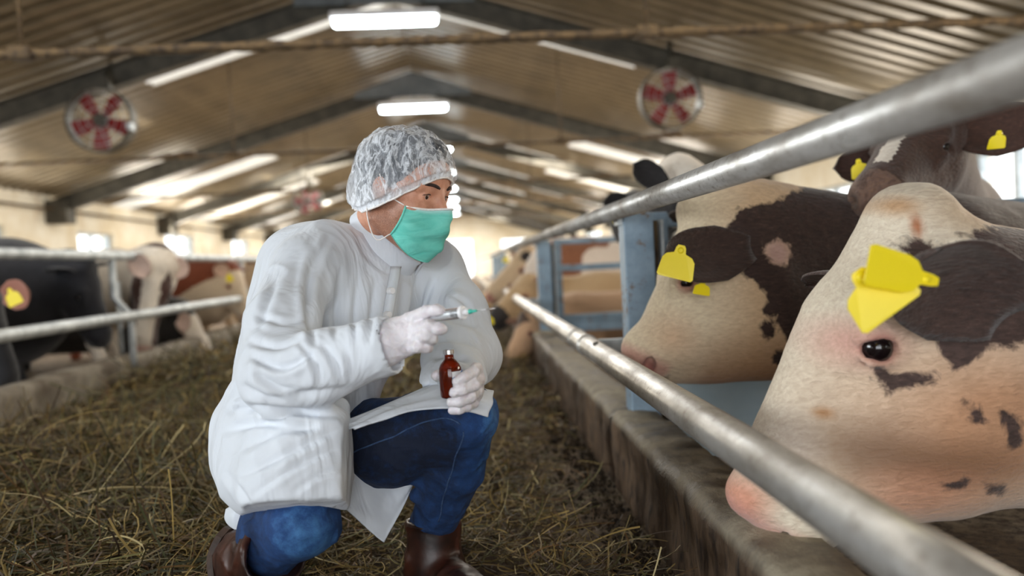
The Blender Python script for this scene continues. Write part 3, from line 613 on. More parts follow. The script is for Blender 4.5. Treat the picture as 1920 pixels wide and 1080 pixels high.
def cow(label, poll, muz, left=None, s=1.0, withers=None, rump=None, girth=0.30, vox=0.012, dark=(60, 42, 36), light=CREAM, darkf=None, colf=None,
        ears=None, ear_dark=(1, 1), tags=(), group=None, eyes=True, legs=True, neck_r=0.16, head_len=0.56, pink=1.0, fluff=0.0, eye_r=0.021, earlen=0.23, throat=0.0, tilt=40, depth=1.0, eye_at=(0.188, 0.100, -0.093), extra=None):
    ex, ey, ez = eye_at
    poll = np.array(poll, float); muz = np.array(muz, float); F = _nrm(muz-poll); L = np.array(left, float); L = _nrm(L-F*L.dot(F)); U = np.cross(F, L)
    if U[2] < 0 and abs(F[2]) < 0.8 and False: U = -U
    s = np.linalg.norm(muz-poll)/head_len*1.0*s
    # local: x forward, y left, z dorsal ; origin pulled back so the tip of the muzzle sits at muz
    def w(x, y, z): return poll+s*(F*x+L*y+U*z)
    R = np.array([F, L, U]); S = SDF()
    def cone(a, b, ra, rb, k=0.03, **kw): S.cone(w(*a), w(*b), ra*s, rb*s, k*s, **kw)
    def ell(c, r, k=0.03, **kw): S.ell(w(*c), np.array(r)*s, R, k*s, **kw)
    dp = depth
    ell((0.10, 0, -0.115*dp), (0.155, 0.108, 0.125*dp), 0.04)
    cone((0.02, 0, -0.045), (0.44, 0, -0.062), 0.062, 0.047, 0.05)
    cone((0.12, 0, -0.12), (0.44, 0, -0.110), 0.098, 0.066, 0.05)
    ell((0.475, 0, -0.105), (0.082, 0.078, 0.066), 0.04)
    for q in (-1, 1):
        cone((0.12, 0.040*q, -0.215*dp), (0.44, 0.022*q, -0.160), 0.070, 0.034, 0.05)
        ell((0.12, 0.045*q, -0.195*dp), (0.115, 0.062, 0.105*dp), 0.05)
        cone((ex-0.033, (ey-0.018)*q, ez+0.031), (ex+0.027, (ey-0.026)*q, ez+0.015), 0.030, 0.022, 0.03)
        cone((ex-0.023, (ey-0.012)*q, ez-0.025), (ex+0.032, (ey-0.024)*q, ez-0.029), 0.022, 0.018, 0.03)
        cone((0.03, 0.055*q, -0.035), (0.015, 0.105*q, -0.085), 0.042, 0.030, 0.03)
        cone((0.49, 0.040*q, -0.085), (0.525, 0.034*q, -0.090), 0.030, 0.026, 0.02)
    ell((0.0, 0, -0.015), (0.055, 0.070, 0.045), 0.04)
    cone((0.47, 0, -0.175), (0.505, 0, -0.168), 0.032, 0.026, 0.02)
    if fluff: ell((0.03, 0, 0.02), (0.07, 0.06, 0.045), 0.03)
    if extra:
        for a, b, ra, rb, k, fl in extra: S.cone(a, b, ra, rb, k, u=L, sc=fl)
    # neck and body
    nb = w(-0.02, 0, -0.13*dp); nt = w(0.05, 0, -0.22*dp-throat)
    if withers is not None:
        withers = np.array(withers, float); rump = np.array(rump, float); bd = _nrm(rump-withers); dn = A3(0, 0, -1)
        sd = _nrm(np.cross(bd, dn)); sh = withers+dn*girth*0.85
        S.cone(nb, withers+dn*neck_r*1.1, 0.115*s, neck_r, 0.06, u=sd, sc=0.8)
        S.cone(nt, sh+dn*girth*0.2, 0.105*s, girth*0.72, 0.08, u=sd, sc=0.75)
        S.cone(0.5*(nb+nt), sh, 0.13*s, girth*0.8, 0.08, u=sd, sc=0.72)
        S.cone(sh, rump+dn*girth*0.9, girth, girth*0.95, 0.10, u=sd, sc=0.82)
        S.cone(withers+dn*0.10, rump+dn*0.10, 0.10, 0.10, 0.10)
        if legs:
            for t, f in ((0.06, 1), (0.95, 0)):
                for q in (-1, 1):
                    b = withers+(rump-withers)*t; hip = A3(b[0], b[1], withers[2]-girth*1.35)+sd*q*girth*0.45; foot = A3(hip[0], hip[1], 0.03); kn = (hip+foot)/2+bd*(0.05 if f else 0.09)
                    hip_r = girth*0.36; S.cone(hip, kn, hip_r, 0.058, 0.05); S.cone(kn, foot+A3(0, 0, 0.08), 0.052, 0.042, 0.02); S.cone(foot+A3(0, 0, 0.06), foot, 0.045, 0.052, 0.01)
            S.cone(rump+A3(0, 0, -0.05), rump+bd*0.16+dn*0.65, 0.035, 0.02, 0.03)
    for q in (-1, 1):
        if eyes: S.ell(w(ex, (ey+0.008)*q, ez), (eye_r*s*1.02,)*3, R, 0.010*s, sub=True)
        S.ell(w(0.540, 0.052*q, -0.080), np.array((0.032, 0.020, 0.016))*s, R, 0.006*s, sub=True)
        S.cone(w(0.40, 0.066*q, -0.158), w(0.56, 0.020*q, -0.146), 0.007*s, 0.005*s, 0.012*s, sub=True)
    if eyes and vox < 0.012:
        for q in (-1, 1):
            for dz, rr in ((0.0195, 0.011), (-0.021, 0.008)):
                ct, st_ = math.cos(math.radians(tilt)), math.sin(math.radians(tilt)); k_ = eye_r/0.021
                pp = [w(ex+k_*(t*ct-ww*st_), (ey+0.012-abs(t)*0.35)*q, ez+k_*(t*st_+ww*ct)) for t, ww in ((t, dz*(1-(t/0.036)**2*0.75)) for t in (-0.032, -0.012, 0.012, 0.032))]
                S.chain(pp, [rr*s*0.7, rr*s, rr*s, rr*s*0.7], 0.006*s)
    v, f = S.mesh(vox); v = relax(v, f, 1, 0.4); nn = vnormals(v, f); v += nn*(fbm(v, 14)*0.004)[:, None]
    loc = (v-poll)@R.T/s
    dk = darkf(v, loc) if darkf else np.full(len(v), -1.0); cl = np.tile(light, (len(v), 1))
    if colf: cl = colf(v, loc, cl)
    x, y, z = loc.T
    m = np.clip((x-0.495)/0.03, 0, 1)*np.clip((z+0.15)/0.02, 0, 1)*pink; cl = cl*(1-m[:, None]*0.75)+PINK*m[:, None]*0.75; dk = np.where(pink > 0, dk-m*0.05, dk)
    for q in (-1, 1):
        e = np.linalg.norm((loc-A3(0.545, 0.050*q, -0.082))/A3(1.4, 1, 1), axis=1); m2 = np.clip((0.030-e)/0.012, 0, 1)[:, None]; cl = cl*(1-m2*0.75)+np.array(lin((140, 66, 70) if pink else (30, 22, 24)))*m2*0.75
        e = seg(loc, (0.40, 0.068*q, -0.158), (0.555, 0.022*q, -0.147)); m2 = np.clip((0.013-e)/0.007, 0, 1)[:, None]; cl = cl*(1-m2*0.6)+np.array(lin((96, 60, 44)))*m2*0.6
    if eyes:
        for q in (-1, 1):
            e = np.linalg.norm(loc-A3(ex, ey*q, ez), axis=1); m = np.clip((0.038-e)/0.014, 0, 1)[:, None]; cl = cl*(1-m*0.8)+np.array(lin((190, 122, 112)))*m*0.8
    V, Fc, C, D = [v], [f], [cl], [dk]; n0 = len(v); tips = []
    ears = ears or ({}, {})
    for i, (q, e) in enumerate(zip((1, -1), ears)):
        if e is None: tips.append(None); continue
        dr = e.get('dir'); dr = (L*q*0.9-F*0.12+U*0.0) if dr is None else np.array(dr); no = e.get('n'); no = (F*0.9+A3(0, 0, -0.3)) if no is None else np.array(no)
        ln = e.get('len', earlen)*s; root = w(0.025, 0.095*q, -0.08) if e.get('root') is None else np.array(e['root'])
        ev, ef, inn = ear_geo(root-_nrm(dr)*0.02*s, dr, no, ln, e.get('w', 0.135)*s)
        V.append(ev); Fc.append(ef+n0); n0 += len(ev); C.append(np.where(inn[:, None] == 1, light*0.6+PINK*0.4, light)); D.append(np.full(len(ev), 0.1 if ear_dark[i] else -0.1))
        tips.append((root, _nrm(dr), ln, no))
    mt = cow_mat('cow_hide', light, dark)
    o = meshobj('cow', np.concatenate(V), np.concatenate(Fc), mt, None, True, {'col': np.concatenate(C), 'dark': np.concatenate(D)}, origin=(poll[0], poll[1], 0))
    tag(o, label, 'cow', group)
    if eyes:
        for q in (-1, 1): meshobj('eye', *(lambda G: (G.v, G.f))(Geo().sphere(w(ex, (ey-0.006)*q, ez), eye_r*s, 18)), 'cow_eye', o, True)
    for tg in tags: ear_tag(o, **tg)
    return o
def ear_tag(parent, c, up, n, w=0.055, h=0.06, thick=0.0022):
    """flat tag with a narrow neck: centre, direction of the neck, facing normal"""
    c = np.array(c, float); n = _nrm(n); up = np.array(up, float); up = _nrm(up-n*up.dot(n)); s = np.cross(up, n); k = len(TAG_OUT); g = Geo()
    v = [c+s*x*w+up*y*h+n*thick*e+n*0.10*w*(x*x) for e in (0.5, -0.5) for x, y in TAG_OUT]
    g.add(v, [tuple(range(k)), tuple(range(k, 2*k))[::-1]]+[(i, k+i, k+(i+1) % k, (i+1) % k) for i in range(k)])
    o = g.obj('ear_tag', 'ear_tag_yellow', parent); g = Geo().lathe(c+up*0.34*h, n, [(0, -0.008), (0.10*w, -0.008), (0.10*w, 0.0022), (0.035*w, 0.004), (0, 0.002)], 12)
    meshobj('tag_pin', g.v, g.f, 'ear_tag_yellow', o)
NEAR = A3(0, -1, 0)
def pxy(v, Y):
    """world XZ position expressed on the plane Y, as seen pixels of a side view (a constant linear map, used to lay out hide patches)"""
    t = v-np.array([0, 0, CAMZ]); c = np.stack([t[:, 0], np.full(len(t), float(Y)), t[:, 2]], 1)@MW; return np.stack([960-FPX*c[:, 0]/c[:, 2], 540+FPX*c[:, 1]/c[:, 2]], 1)

# --- the cow in focus: cream face, dark brown neck and ear, a yellow tag over its eye
YM = 2.12
def mid_dark(v, l):
    p = pxy(v, YM); k = YM/FPX
    poly = [(1338, 446), (1362, 395), (1440, 380), (1620, 300), (2600, 300), (2600, 900), (1560, 820), (1478, 700), (1440, 640), (1398, 540), (1360, 500)]
    d = poly_sd(p, poly)*k
    d = np.minimum(d, (np.linalg.norm((p-np.array((1432, 474)))*np.array((0.8, 1.0)), axis=1)-20)*k)
    for c, r in (((1405, 610), 16), ((1434, 660), 14), ((1412, 575), 14)): d = np.maximum(d, (r-np.linalg.norm(p-np.array(c), axis=1))*k)
    return d
def mid_col(v, l, c):
    p = pxy(v, YM); c = c.copy()
    m = np.clip((p[:, 1]-600)/120, 0, 1)*np.clip((p[:, 0]-1230)/90, 0, 1); c = c*(1-m[:, None]*0.7)+np.array(lin((168, 104, 62)))*m[:, None]*0.7
    m = np.clip((p[:, 0]-1300)/90, 0, 1)*0.5; c = c*(1-m[:, None])+np.array(lin((206, 152, 98)))*m[:, None]
    m = np.clip(1.4-np.linalg.norm(p-np.array((1432, 474)), axis=1)/30, 0, 1)[:, None]; c = c*(1-m)+np.array(lin((206, 170, 160)))*m
    d = np.linalg.norm(p-np.array((1245, 628)), axis=1); m = np.clip(1-d/60, 0, 1)*0.5; c = c*(1-m[:, None])+np.array(lin((214, 158, 118)))*m[:, None]
    return c
pol, mz = P(1318, 372, YM+0.02), P(1158, 672, YM-0.02)
er = P(1402, 466, YM-0.125); et = P(1238, 484, YM-0.215)
cow('cream faced cow with a dark brown neck, yellow tag over its eye, behind the rail', pol, mz, NEAR, vox=0.0075, withers=P(1700, 402, YM+0.15)+A3(0.1, 0, 0), rump=P(1700, 402, YM+0.15)+A3(1.15, 0.30, -0.08),
    girth=0.29, neck_r=0.16, dark=(66, 47, 40), darkf=mid_dark, colf=mid_col, depth=1.15, throat=0.0, eye_r=0.019, tilt=55, eye_at=(0.272, 0.092, -0.054),
    extra=[(P(1205, 655, YM), P(1235, 668, YM), 0.058, 0.050, 0.03, 0.95), (P(1235, 660, YM), P(1320, 630, YM), 0.060, 0.115, 0.06, 0.78), (P(1320, 625, YM), P(1430, 590, YM), 0.12, 0.165, 0.08, 0.65), (P(1430, 580, YM), P(1640, 560, YM+0.15), 0.17, 0.20, 0.08, 0.7), (P(1322, 392, YM), P(1370, 400, YM), 0.035, 0.05, 0.05, 1.2)],
    ears=({'root': er, 'dir': et-er, 'n': A3(-0.15, -1, 0.25), 'len': 0.31, 'w': 0.165}, {'dir': A3(-0.35, 0.9, 0.05)}), ear_dark=(1, 1),
    tags=[dict(c=P(1271, 491, YM-0.235), up=P(1280, 464, YM-0.2)-P(1266, 520, YM-0.2), n=A3(-0.1, -1, 0.15), w=0.078, h=0.083), dict(c=P(1316, 540, YM-0.17), up=A3(0.2, 0, 1), n=A3(0.1, -1, 0), w=0.04, h=0.035)], fluff=1)

# --- the nearest cow, cream with brown spots
YN = 1.30
def near_dark(v, l):
    p = pxy(v, YN); k = YN/FPX; d = np.full(len(v), -1.0)
    for poly in ([(1668, 462), (1700, 450), (1800, 465), (1870, 520), (1960, 560), (2600, 560), (2600, 760), (1990, 700), (1900, 640), (1820, 650), (1760, 690), (1722, 640), (1745, 560), (1700, 490)],
                 [(1622, 684), (1700, 690), (1728, 690), (1722, 715), (1680, 722), (1650, 732), (1632, 715)], [(1790, 438), (1860, 424), (2600, 420), (2600, 700), (1935, 575), (1885, 500), (1840, 462)],
                 [(1770, 740), (1800, 745), (1812, 775), (1790, 785), (1770, 765)], [(1840, 760), (1880, 770), (1892, 830), (1865, 838), (1848, 800)], [(1738, 902), (1790, 885), (1792, 902), (1750, 918)], [(1818, 895), (1880, 905), (1878, 925), (1838, 920)]):
        d = np.maximum(d, poly_sd(p, poly)*k)
    return d
def near_col(v, l, c):
    p = pxy(v, YN); c = c*0+np.array(lin((244, 232, 210)))
    def blob(c, x, y, r, col, a):
        m = np.clip(1.3-np.linalg.norm((p-np.array((x, y)))/np.array(r), axis=1), 0, 1)*a; return c*(1-m[:, None])+np.array(lin(col))*m[:, None]
    c = blob(c, 1840, 800, (300, 230), (206, 150, 110), 0.9); c = blob(c, 1900, 390, (150, 60), (204, 164, 116), 0.8); c = blob(c, 1620, 830, (110, 60), (140, 104, 80), 0.5); c = blob(c, 1750, 860, (200, 50), (128, 88, 62), 0.7)
    c = blob(c, 1700, 930, (140, 60), (216, 136, 98), 0.55); c = blob(c, 1690, 385, (40, 22), (196, 138, 74), 0.7); c = blob(c, 1714, 425, (12, 26), (190, 104, 50), 0.9); c = blob(c, 1545, 775, (22, 12), (190, 130, 70), 0.8)
    c = blob(c, 1600, 640, (80, 52), (222, 160, 150), 0.7); c = blob(c, 1480, 840, (60, 70), (226, 214, 204), 0.6); c = blob(c, 1400, 950, (60, 60), (226, 140, 110), 0.8)
    return c
pol, mz = P(1640, 490, YN+0.06), P(1410, 905, YN+0.08)
er = P(1880, 600, YN-0.10); et = P(1700, 500, YN-0.20)
cow('nearest cow, cream with brown spots, two overlapping yellow tags, muzzle under the rail', pol, mz, NEAR+A3(0.0, 0, 0), vox=0.0085, withers=P(1980, 452, YN+0.28)+A3(0.25, 0, 0), rump=P(1980, 440, YN+0.28)+A3(1.25, -0.25, 0.02),
    girth=0.30, neck_r=0.17, dark=(84, 64, 58), darkf=near_dark, colf=near_col, light=np.array(lin((236, 220, 196))), depth=1.2, throat=0.0, eye_r=0.028, tilt=64, head_len=0.47, eye_at=(0.148, 0.100, -0.034),
    extra=[(P(1556, 600, YN+0.07), P(1456, 850, YN+0.07), 0.050, 0.056, 0.05, 1.0), (P(1405, 925, YN+0.07), P(1425, 935, YN+0.07), 0.038, 0.038, 0.04, 1.2), (P(1690, 402, YN+0.06), P(1722, 405, YN+0.06), 0.040, 0.044, 0.04, 1.0), (P(1690, 440, YN+0.06), P(1650, 560, YN+0.06), 0.055, 0.09, 0.06, 0.9), (P(1720, 440, YN+0.06), P(1800, 560, YN+0.08), 0.06, 0.13, 0.08, 0.8), (P(1436, 918, YN+0.07), P(1560, 880, YN+0.06), 0.042, 0.080, 0.05, 0.85),
           (P(1560, 870, YN+0.06), P(1730, 810, YN+0.07), 0.09, 0.145, 0.08, 0.66), (P(1730, 800, YN+0.07), P(1960, 760, YN+0.12), 0.15, 0.19, 0.08, 0.66)],
    ears=({'root': er, 'dir': et-er, 'n': A3(-0.5, -1, -0.35), 'len': 0.28, 'w': 0.19}, {'dir': A3(-0.3, 0.9, 0.0)}), ear_dark=(1, 1),
    tags=[dict(c=P(1640, 548, YN-0.245), up=P(1610, 512, YN)-P(1662, 582, YN), n=A3(-0.2, -1, 0.1), w=0.085, h=0.075), dict(c=P(1692, 512, YN-0.262), up=P(1752, 522, YN)-P(1650, 495, YN), n=A3(0, -1, 0.15), w=0.052, h=0.100)])

# --- raised dark brown head at the top right
YT = 2.05
pol, mz = P(1735, 172, YT+0.25), P(1634, 322, YT)
cow('dark brown cow with head raised above the others, white blaze, tags in both ears', pol, mz, P(1880, 240, YT+0.1)-P(1620, 310, YT+0.2), vox=0.010, withers=P(1778, 345, 3.1), rump=P(1778, 345, 3.1)+A3(0.15, 1.2, 0),
    girth=0.25, neck_r=0.13, dark=(74, 48, 38), light=WHITE, pink=0.0, head_len=0.50,
    colf=lambda v, l, c: np.where((l[:, 0] > 0.44)[:, None], np.array(lin((104, 82, 74))), c),
    darkf=lambda v, l: np.where(l[:, 0] > 0.455, -0.05, 1.0)*np.where((np.abs(l[:, 1]) < 0.022+0.02*np.clip(l[:, 0]-0.3, 0, 1)) & (l[:, 2] > -0.07) & (l[:, 0] > 0.03) & (l[:, 0] < 0.42), -0.02, 0.03),
    ears=({'root': P(1812, 258, YT+0.16), 'dir': P(1903, 232, YT+0.08)-P(1812, 258, YT+0.12), 'n': A3(-0.3, -0.9, 0.2), 'len': 0.25, 'w': 0.16}, {'root': P(1668, 300, YT+0.26), 'dir': P(1592, 312, YT+0.3)-P(1668, 300, YT+0.26), 'n': A3(-0.1, -1, -0.2), 'len': 0.19, 'w': 0.12}),
    tags=[dict(c=P(1612, 316, YT+0.19), up=A3(-0.15, 0, 1), n=A3(-0.6, -1, 0), w=0.045, h=0.055), dict(c=P(1871, 262, YT+0.02), up=A3(0.3, 0, 1), n=A3(-1, -0.25, 0.2), w=0.05, h=0.05)])

# --- black and white head behind the upper rail
Y4 = 3.0
pol, mz = P(1316, 326, Y4), P(1288, 505, Y4-0.16)
cow('white faced cow with black ears and cheek, behind the cream faced cow', pol, mz, P(1380, 350, Y4+0.3)-P(1250, 350, Y4), vox=0.013, withers=P(1430, 400, Y4+0.35), rump=P(1430, 400, Y4+0.35)+A3(0.2, 1.1, 0), girth=0.28,
    dark=(34, 30, 30), light=WHITE, darkf=lambda v, l: np.maximum(np.minimum(np.abs(l[:, 1])-0.060, l[:, 0]-0.10), -l[:, 0]-0.22),
    ears=({'dir': A3(0.9, 0.2, 0.2)}, {'root': P(1244, 344, Y4-0.06), 'dir': P(1203, 318, Y4)-P(1250, 350, Y4), 'n': A3(0, -1, 0), 'len': 0.21}), ear_dark=(1, 1))
Y5 = 4.3
cow('black cow mostly hidden behind the thick blue grey post', P(1196, 372, Y5), P(1212, 500, Y5-0.25), A3(1, 0.1, 0), vox=0.016, withers=P(1290, 385, 4.95), rump=P(1290, 385, 4.95)+A3(1.1, 0.15, 0), girth=0.27, dark=(28, 26, 28), darkf=lambda v, l: np.full(len(v), 0.1),
    ears=({'dir': A3(0.9, 0.1, 0.3)}, {'root': P(1178, 388, Y5-0.05), 'dir': P(1126, 376, Y5)-P(1178, 388, Y5), 'n': A3(0, -1, -0.3), 'len': 0.2, 'w': 0.17}), tags=[dict(c=P(1160, 408, Y5-0.1), up=A3(0, 0, 1), n=NEAR, w=0.05, h=0.06)])
# --- far end of the right hand row
Y6 = 7.9
cow('cream cow with a black cheek patch, head over the far rail, beside the vet', P(985, 466, Y6), P(898, 548, Y6-0.2), A3(0.35, -1, 0), vox=0.018, withers=P(1075, 462, Y6+0.2), rump=P(1075, 462, Y6+0.2)+A3(1.2, 0.2, 0), girth=0.30, light=np.array(lin((214, 190, 158))), dark=(52, 46, 44),
    darkf=lambda v, l: np.maximum(0.08-np.linalg.norm(l-A3(0.12, 0.1, -0.28), axis=1), 0.05-np.linalg.norm(l-A3(0.08, 0.1, -0.02), axis=1)), ears=({'dir': A3(0.2, -0.8, -0.2), 'len': 0.18}, {'dir': A3(-0.5, 0.8, 0.1)}), ear_dark=(0, 0), tags=[dict(c=P(948, 486, Y6-0.25), up=A3(0, 0, 1), n=NEAR, w=0.055, h=0.06)])
Y7 = 5.6
cow('tan calf lowering its head over the curb to the straw, right of the vet', P(985, 588, Y7), P(938, 678, Y7-0.2), A3(0.5, -0.85, 0.1), vox=0.014, withers=P(1075, 560, 5.92), rump=P(1075, 560, 5.92)+A3(0.9, 0.3, 0), girth=0.2, neck_r=0.11, light=np.array(lin((196, 160, 128))), dark=(90, 70, 58),
    darkf=lambda v, l: 0.10-np.abs(l[:, 0]-0.08)-np.clip(l[:, 1], 0, 1), ears=({'dir': A3(0.6, -0.7, 0.15), 'len': 0.2}, {'dir': A3(-0.9, 0.2, 0.0), 'len': 0.2}), ear_dark=(0, 0), tags=[dict(c=P(918, 600, Y7-0.1), up=A3(0, 0, 1), n=NEAR, w=0.05, h=0.06)])
cow('brown cow with a black nose, just past the needle tip', P(985, 520, 6.3), P(905, 590, 6.0), A3(0.4, -1, 0), vox=0.018, withers=P(1120, 520, 6.35), rump=P(1120, 520, 6.35)+A3(0.9, 0.1, 0), girth=0.22, light=np.array(lin((188, 160, 122))), dark=(44, 38, 36),
    darkf=lambda v, l: l[:, 0]-0.40, pink=0.0, ear_dark=(0, 0))
cow('white and brown cow standing side on beyond the bare gate rails', P(1300, 470, 7.1), P(1370, 560, 7.0), A3(0.2, 1, 0), vox=0.022, withers=P(1215, 450, 7.1), rump=P(1050, 452, 7.1), girth=0.36, light=np.array(lin((236, 224, 212))), dark=(150, 96, 66),
    darkf=lambda v, l: fbm(v, 2.2)*0.4-0.12, ear_dark=(1, 1))
cow('pale tan cow lying low beyond the curb end, behind the needle', P(905, 556, 9.0), P(878, 612, 8.6), A3(0.5, -0.8, 0), vox=0.022, withers=P(960, 560, 9.2), rump=P(960, 560, 9.2)+A3(1.0, 0.2, 0), girth=0.25, light=np.array(lin((186, 160, 116))), ear_dark=(0, 0))

# --- the row at left, heads through the fence
Yb = 4.15
cow('black cow with brown tagged ear, head bent low at the left edge', P(-15, 560, Yb), P(50, 728, Yb-0.02), A3(0.1, 1, 0)*1.0, vox=0.013, withers=P(-130, 478, Yb+0.2)-A3(0.25, 0, 0), rump=P(-130, 478, Yb+0.2)-A3(1.4, 0, 0), girth=0.32, neck_r=0.2, dark=(20, 20, 26), darkf=lambda v, l: np.full(len(v), 0.1), pink=0.0,
    ears=({'dir': A3(-0.4, 0.9, 0.3)}, {'root': P(8, 556, Yb-0.16), 'dir': P(52, 548, Yb-0.22)-P(0, 556, Yb-0.16), 'n': A3(0.1, -1, -0.1), 'len': 0.2, 'w': 0.17}), ear_dark=(1, 0), light=np.array(lin((120, 66, 40))), tags=[dict(c=P(24, 556, Yb-0.26), up=P(12, 535, Yb)-P(30, 570, Yb), n=NEAR, w=0.065, h=0.085)])
Ya = 5.1
cow('big black cow behind the left fence, muzzle down at the lower rail', P(168, 496, Ya), P(222, 646, Ya+0.05), A3(0.1, 1, 0), vox=0.013, withers=P(10, 464, Ya+0.15), rump=P(10, 464, Ya+0.15)-A3(1.3, -0.1, 0), girth=0.40, neck_r=0.25, dark=(24, 25, 34), darkf=lambda v, l: 0.1-np.clip(l[:, 0]-0.5, 0, 1)*0.2, pink=0.0,
    ears=({'dir': A3(0.2, 0.9, 0.1)}, {'dir': A3(-0.5, -0.7, 0.1), 'len': 0.2}), ear_dark=(1, 1))
Yc = 5.65
cow('white faced cow with pink ears, looking down between black cows', P(292, 492, Yc), P(262, 664, Yc-0.1), P(340, 515, Yc+0.1)-P(250, 500, Yc), vox=0.014, withers=P(215, 480, Yc+0.5), rump=P(215, 480, Yc+0.5)-A3(1.3, -0.1, 0), girth=0.28, light=WHITE, dark=(70, 36, 24),
    darkf=lambda v, l: np.maximum(np.maximum(0.035-np.abs(np.abs(l[:, 1])-0.085), l[:, 0]*0-1)-np.clip(0.12-l[:, 0], 0, 1)*0.4, -0.10-l[:, 0]),
    ears=({'dir': P(338, 505, Yc)-P(300, 520, Yc), 'n': NEAR, 'len': 0.13}, {'root': P(272, 512, Yc-0.1), 'dir': P(248, 484, Yc-0.1)-P(272, 512, Yc-0.1), 'n': NEAR, 'len': 0.16, 'w': 0.13}), ear_dark=(0, 0))
Yd = 6.7
cow('black cow with a white blaze, head lowered over the pale curb', P(345, 572, Yd), P(424, 690, Yd-0.05), A3(0.15, 0.9, 0.25), vox=0.014, withers=P(270, 545, Yd+0.2), rump=P(270, 545, Yd+0.2)-A3(1.2, -0.1, 0), girth=0.27, neck_r=0.15, light=WHITE, dark=(28, 24, 26),
    darkf=lambda v, l: np.maximum(-(l[:, 2]+0.075), 0.10-l[:, 0]), pink=0.0, ears=({'dir': A3(0.2, 0.9, 0.2)}, {'root': P(335, 600, Yd-0.12), 'dir': P(358, 612, Yd-0.2)-P(330, 598, Yd-0.1), 'n': NEAR, 'len': 0.15}), ear_dark=(1, 0))
Ye = 7.7
cow('red brown cow with a yellow tag, seen from the side behind the left fence', P(440, 500, Ye), P(482, 590, Ye-0.15), A3(0.3, 0.9, 0), vox=0.018, withers=P(385, 488, Ye+0.1), rump=P(300, 492, Ye+0.1)-A3(0.9, -0.2, 0), girth=0.33, neck_r=0.22, light=np.array(lin((224, 206, 180))), dark=(132, 62, 28),
    darkf=lambda v, l: 0.06-l[:, 0], ears=({'dir': A3(0.2, 0.9, 0.1)}, {'root': P(425, 512, Ye-0.12), 'dir': P(400, 500, Ye-0.2)-P(425, 512, Ye-0.12), 'n': NEAR, 'len': 0.16}), ear_dark=(1, 0), tags=[dict(c=P(430, 520, Ye-0.22), up=A3(-0.2, 0, 1), n=NEAR, w=0.06, h=0.08)])
cow('cream cow farthest along the left fence, beside the coat', P(500, 492, 9.0), P(520, 570, 8.9), A3(0.3, 0.9, 0), vox=0.022, withers=P(450, 486, 9.1), rump=P(450, 486, 9.1)-A3(1.2, -0.2, 0), girth=0.3, light=np.array(lin((222, 200, 168))), ear_dark=(0, 0))

# ================================================================== the vet
person = tag(empty('person', (P(560, 900, 1.65)[0], 1.65, 0.0)), 'crouching man in white lab coat, hair cap, green face mask and jeans', 'person')
# ---- head frame
HO = P(757, 357, 1.70)
HF = _nrm((0.80, -0.50, -0.27)); _hr = _nrm(np.cross(HF, (0.055, 0, 1.0))); HU = np.cross(_hr, HF); HL = -_hr
HR = np.array([HF, HL, HU]); h = lambda x, y, z: HO+HF*x+HL*y+HU*z
# joints
NB = P(712, 446, 1.80); CH = P(690, 520, 1.80)
SHR, SHL = P(572, 505, 1.64), P(818, 505, 1.90)
ELR, ELL = P(518, 706, 1.43), P(880, 668, 1.76)
WRR, WRL = P(724, 645, 1.36), P(872, 735, 1.50)
PEL = P(545, 838, 1.70); HIR, HIL = PEL+A3(-0.03, -0.09, 0), PEL+A3(0.05, 0.09, 0)
KNR, KNL = P(560, 985, 1.45), P(862, 778, 1.56)
ANR, ANL = P(470, 1046, 1.62), P(806, 1010, 1.74)
# ---- body: one continuous skin mesh (head, neck, trunk, arms to the wrists, legs to the ankles)
S = SDF(); C = lambda a, b, ra, rb, k=0.02, **kw: S.cone(a, b, ra, rb, k, **kw)
E = lambda c, r, k=0.02, **kw: S.ell(h(*c), r, HR, k, **kw)
E((-0.012, 0, 0.035), (0.098, 0.077, 0.086)); E((0.035, 0, -0.02), (0.055, 0.062, 0.080), 0.03)
C(h(0.03, 0, -0.06), h(0.066, 0, -0.100), 0.050, 0.024, 0.03); E((0.055, 0, 0.045), (0.040, 0.056, 0.035), 0.02)
for q in (-1, 1):
    C(h(-0.01, 0.056*q, -0.065), h(0.060, 0.020*q, -0.106), 0.020, 0.018, 0.03); E((0.058, 0.042*q, -0.030), (0.022, 0.020, 0.020), 0.02)
    C(h(0.083, 0.014*q, 0.020), h(0.074, 0.048*q, 0.018), 0.010, 0.008, 0.012)
    S.ell(h(0.093, 0.033*q, 0.0), (0.016, 0.0145, 0.009), HR, 0.008, sub=True)
    E((-0.004, 0.078*q, -0.005), (0.018, 0.008, 0.030), 0.006)
    S.ell(h(-0.001, 0.086*q, 0.0), (0.010, 0.006, 0.016), HR, 0.003, sub=True)
C(h(0.090, 0, 0.008), h(0.112, 0, -0.035), 0.009, 0.013, 0.012); E((0.104, 0.011, -0.040), (0.011, 0.009, 0.008), 0.008); E((0.104, -0.011, -0.040), (0.011, 0.009, 0.008), 0.008)
for q in (-1, 1):
    lid = lambda el, R: [h(0.0738, 0.033*q, 0)+R*(HF*math.cos(a)*math.cos(e_)+HL*q*math.sin(a)+HU*math.sin(e_)*math.cos(a)) for a, e_ in ((t_, el*math.cos(t_*1.25)) for t_ in np.linspace(-1.15, 1.15, 7))]
    S.chain(lid(0.74, 0.0128), [0.0028, 0.0034, 0.0038, 0.0040, 0.0038, 0.0034, 0.0028], 0.003); S.chain(lid(-0.84, 0.0126), [0.0026, 0.0030, 0.0032, 0.0032, 0.0032, 0.0030, 0.0026], 0.003)
E((0.090, 0, -0.068), (0.013, 0.024, 0.008), 0.006); E((0.088, 0, -0.080), (0.012, 0.020, 0.008), 0.004)
C(h(-0.028, 0, -0.05), NB, 0.046, 0.050, 0.015); C(h(-0.045, 0, 0.0), NB+A3(-0.012, 0.012, 0.02), 0.042, 0.046, 0.03)
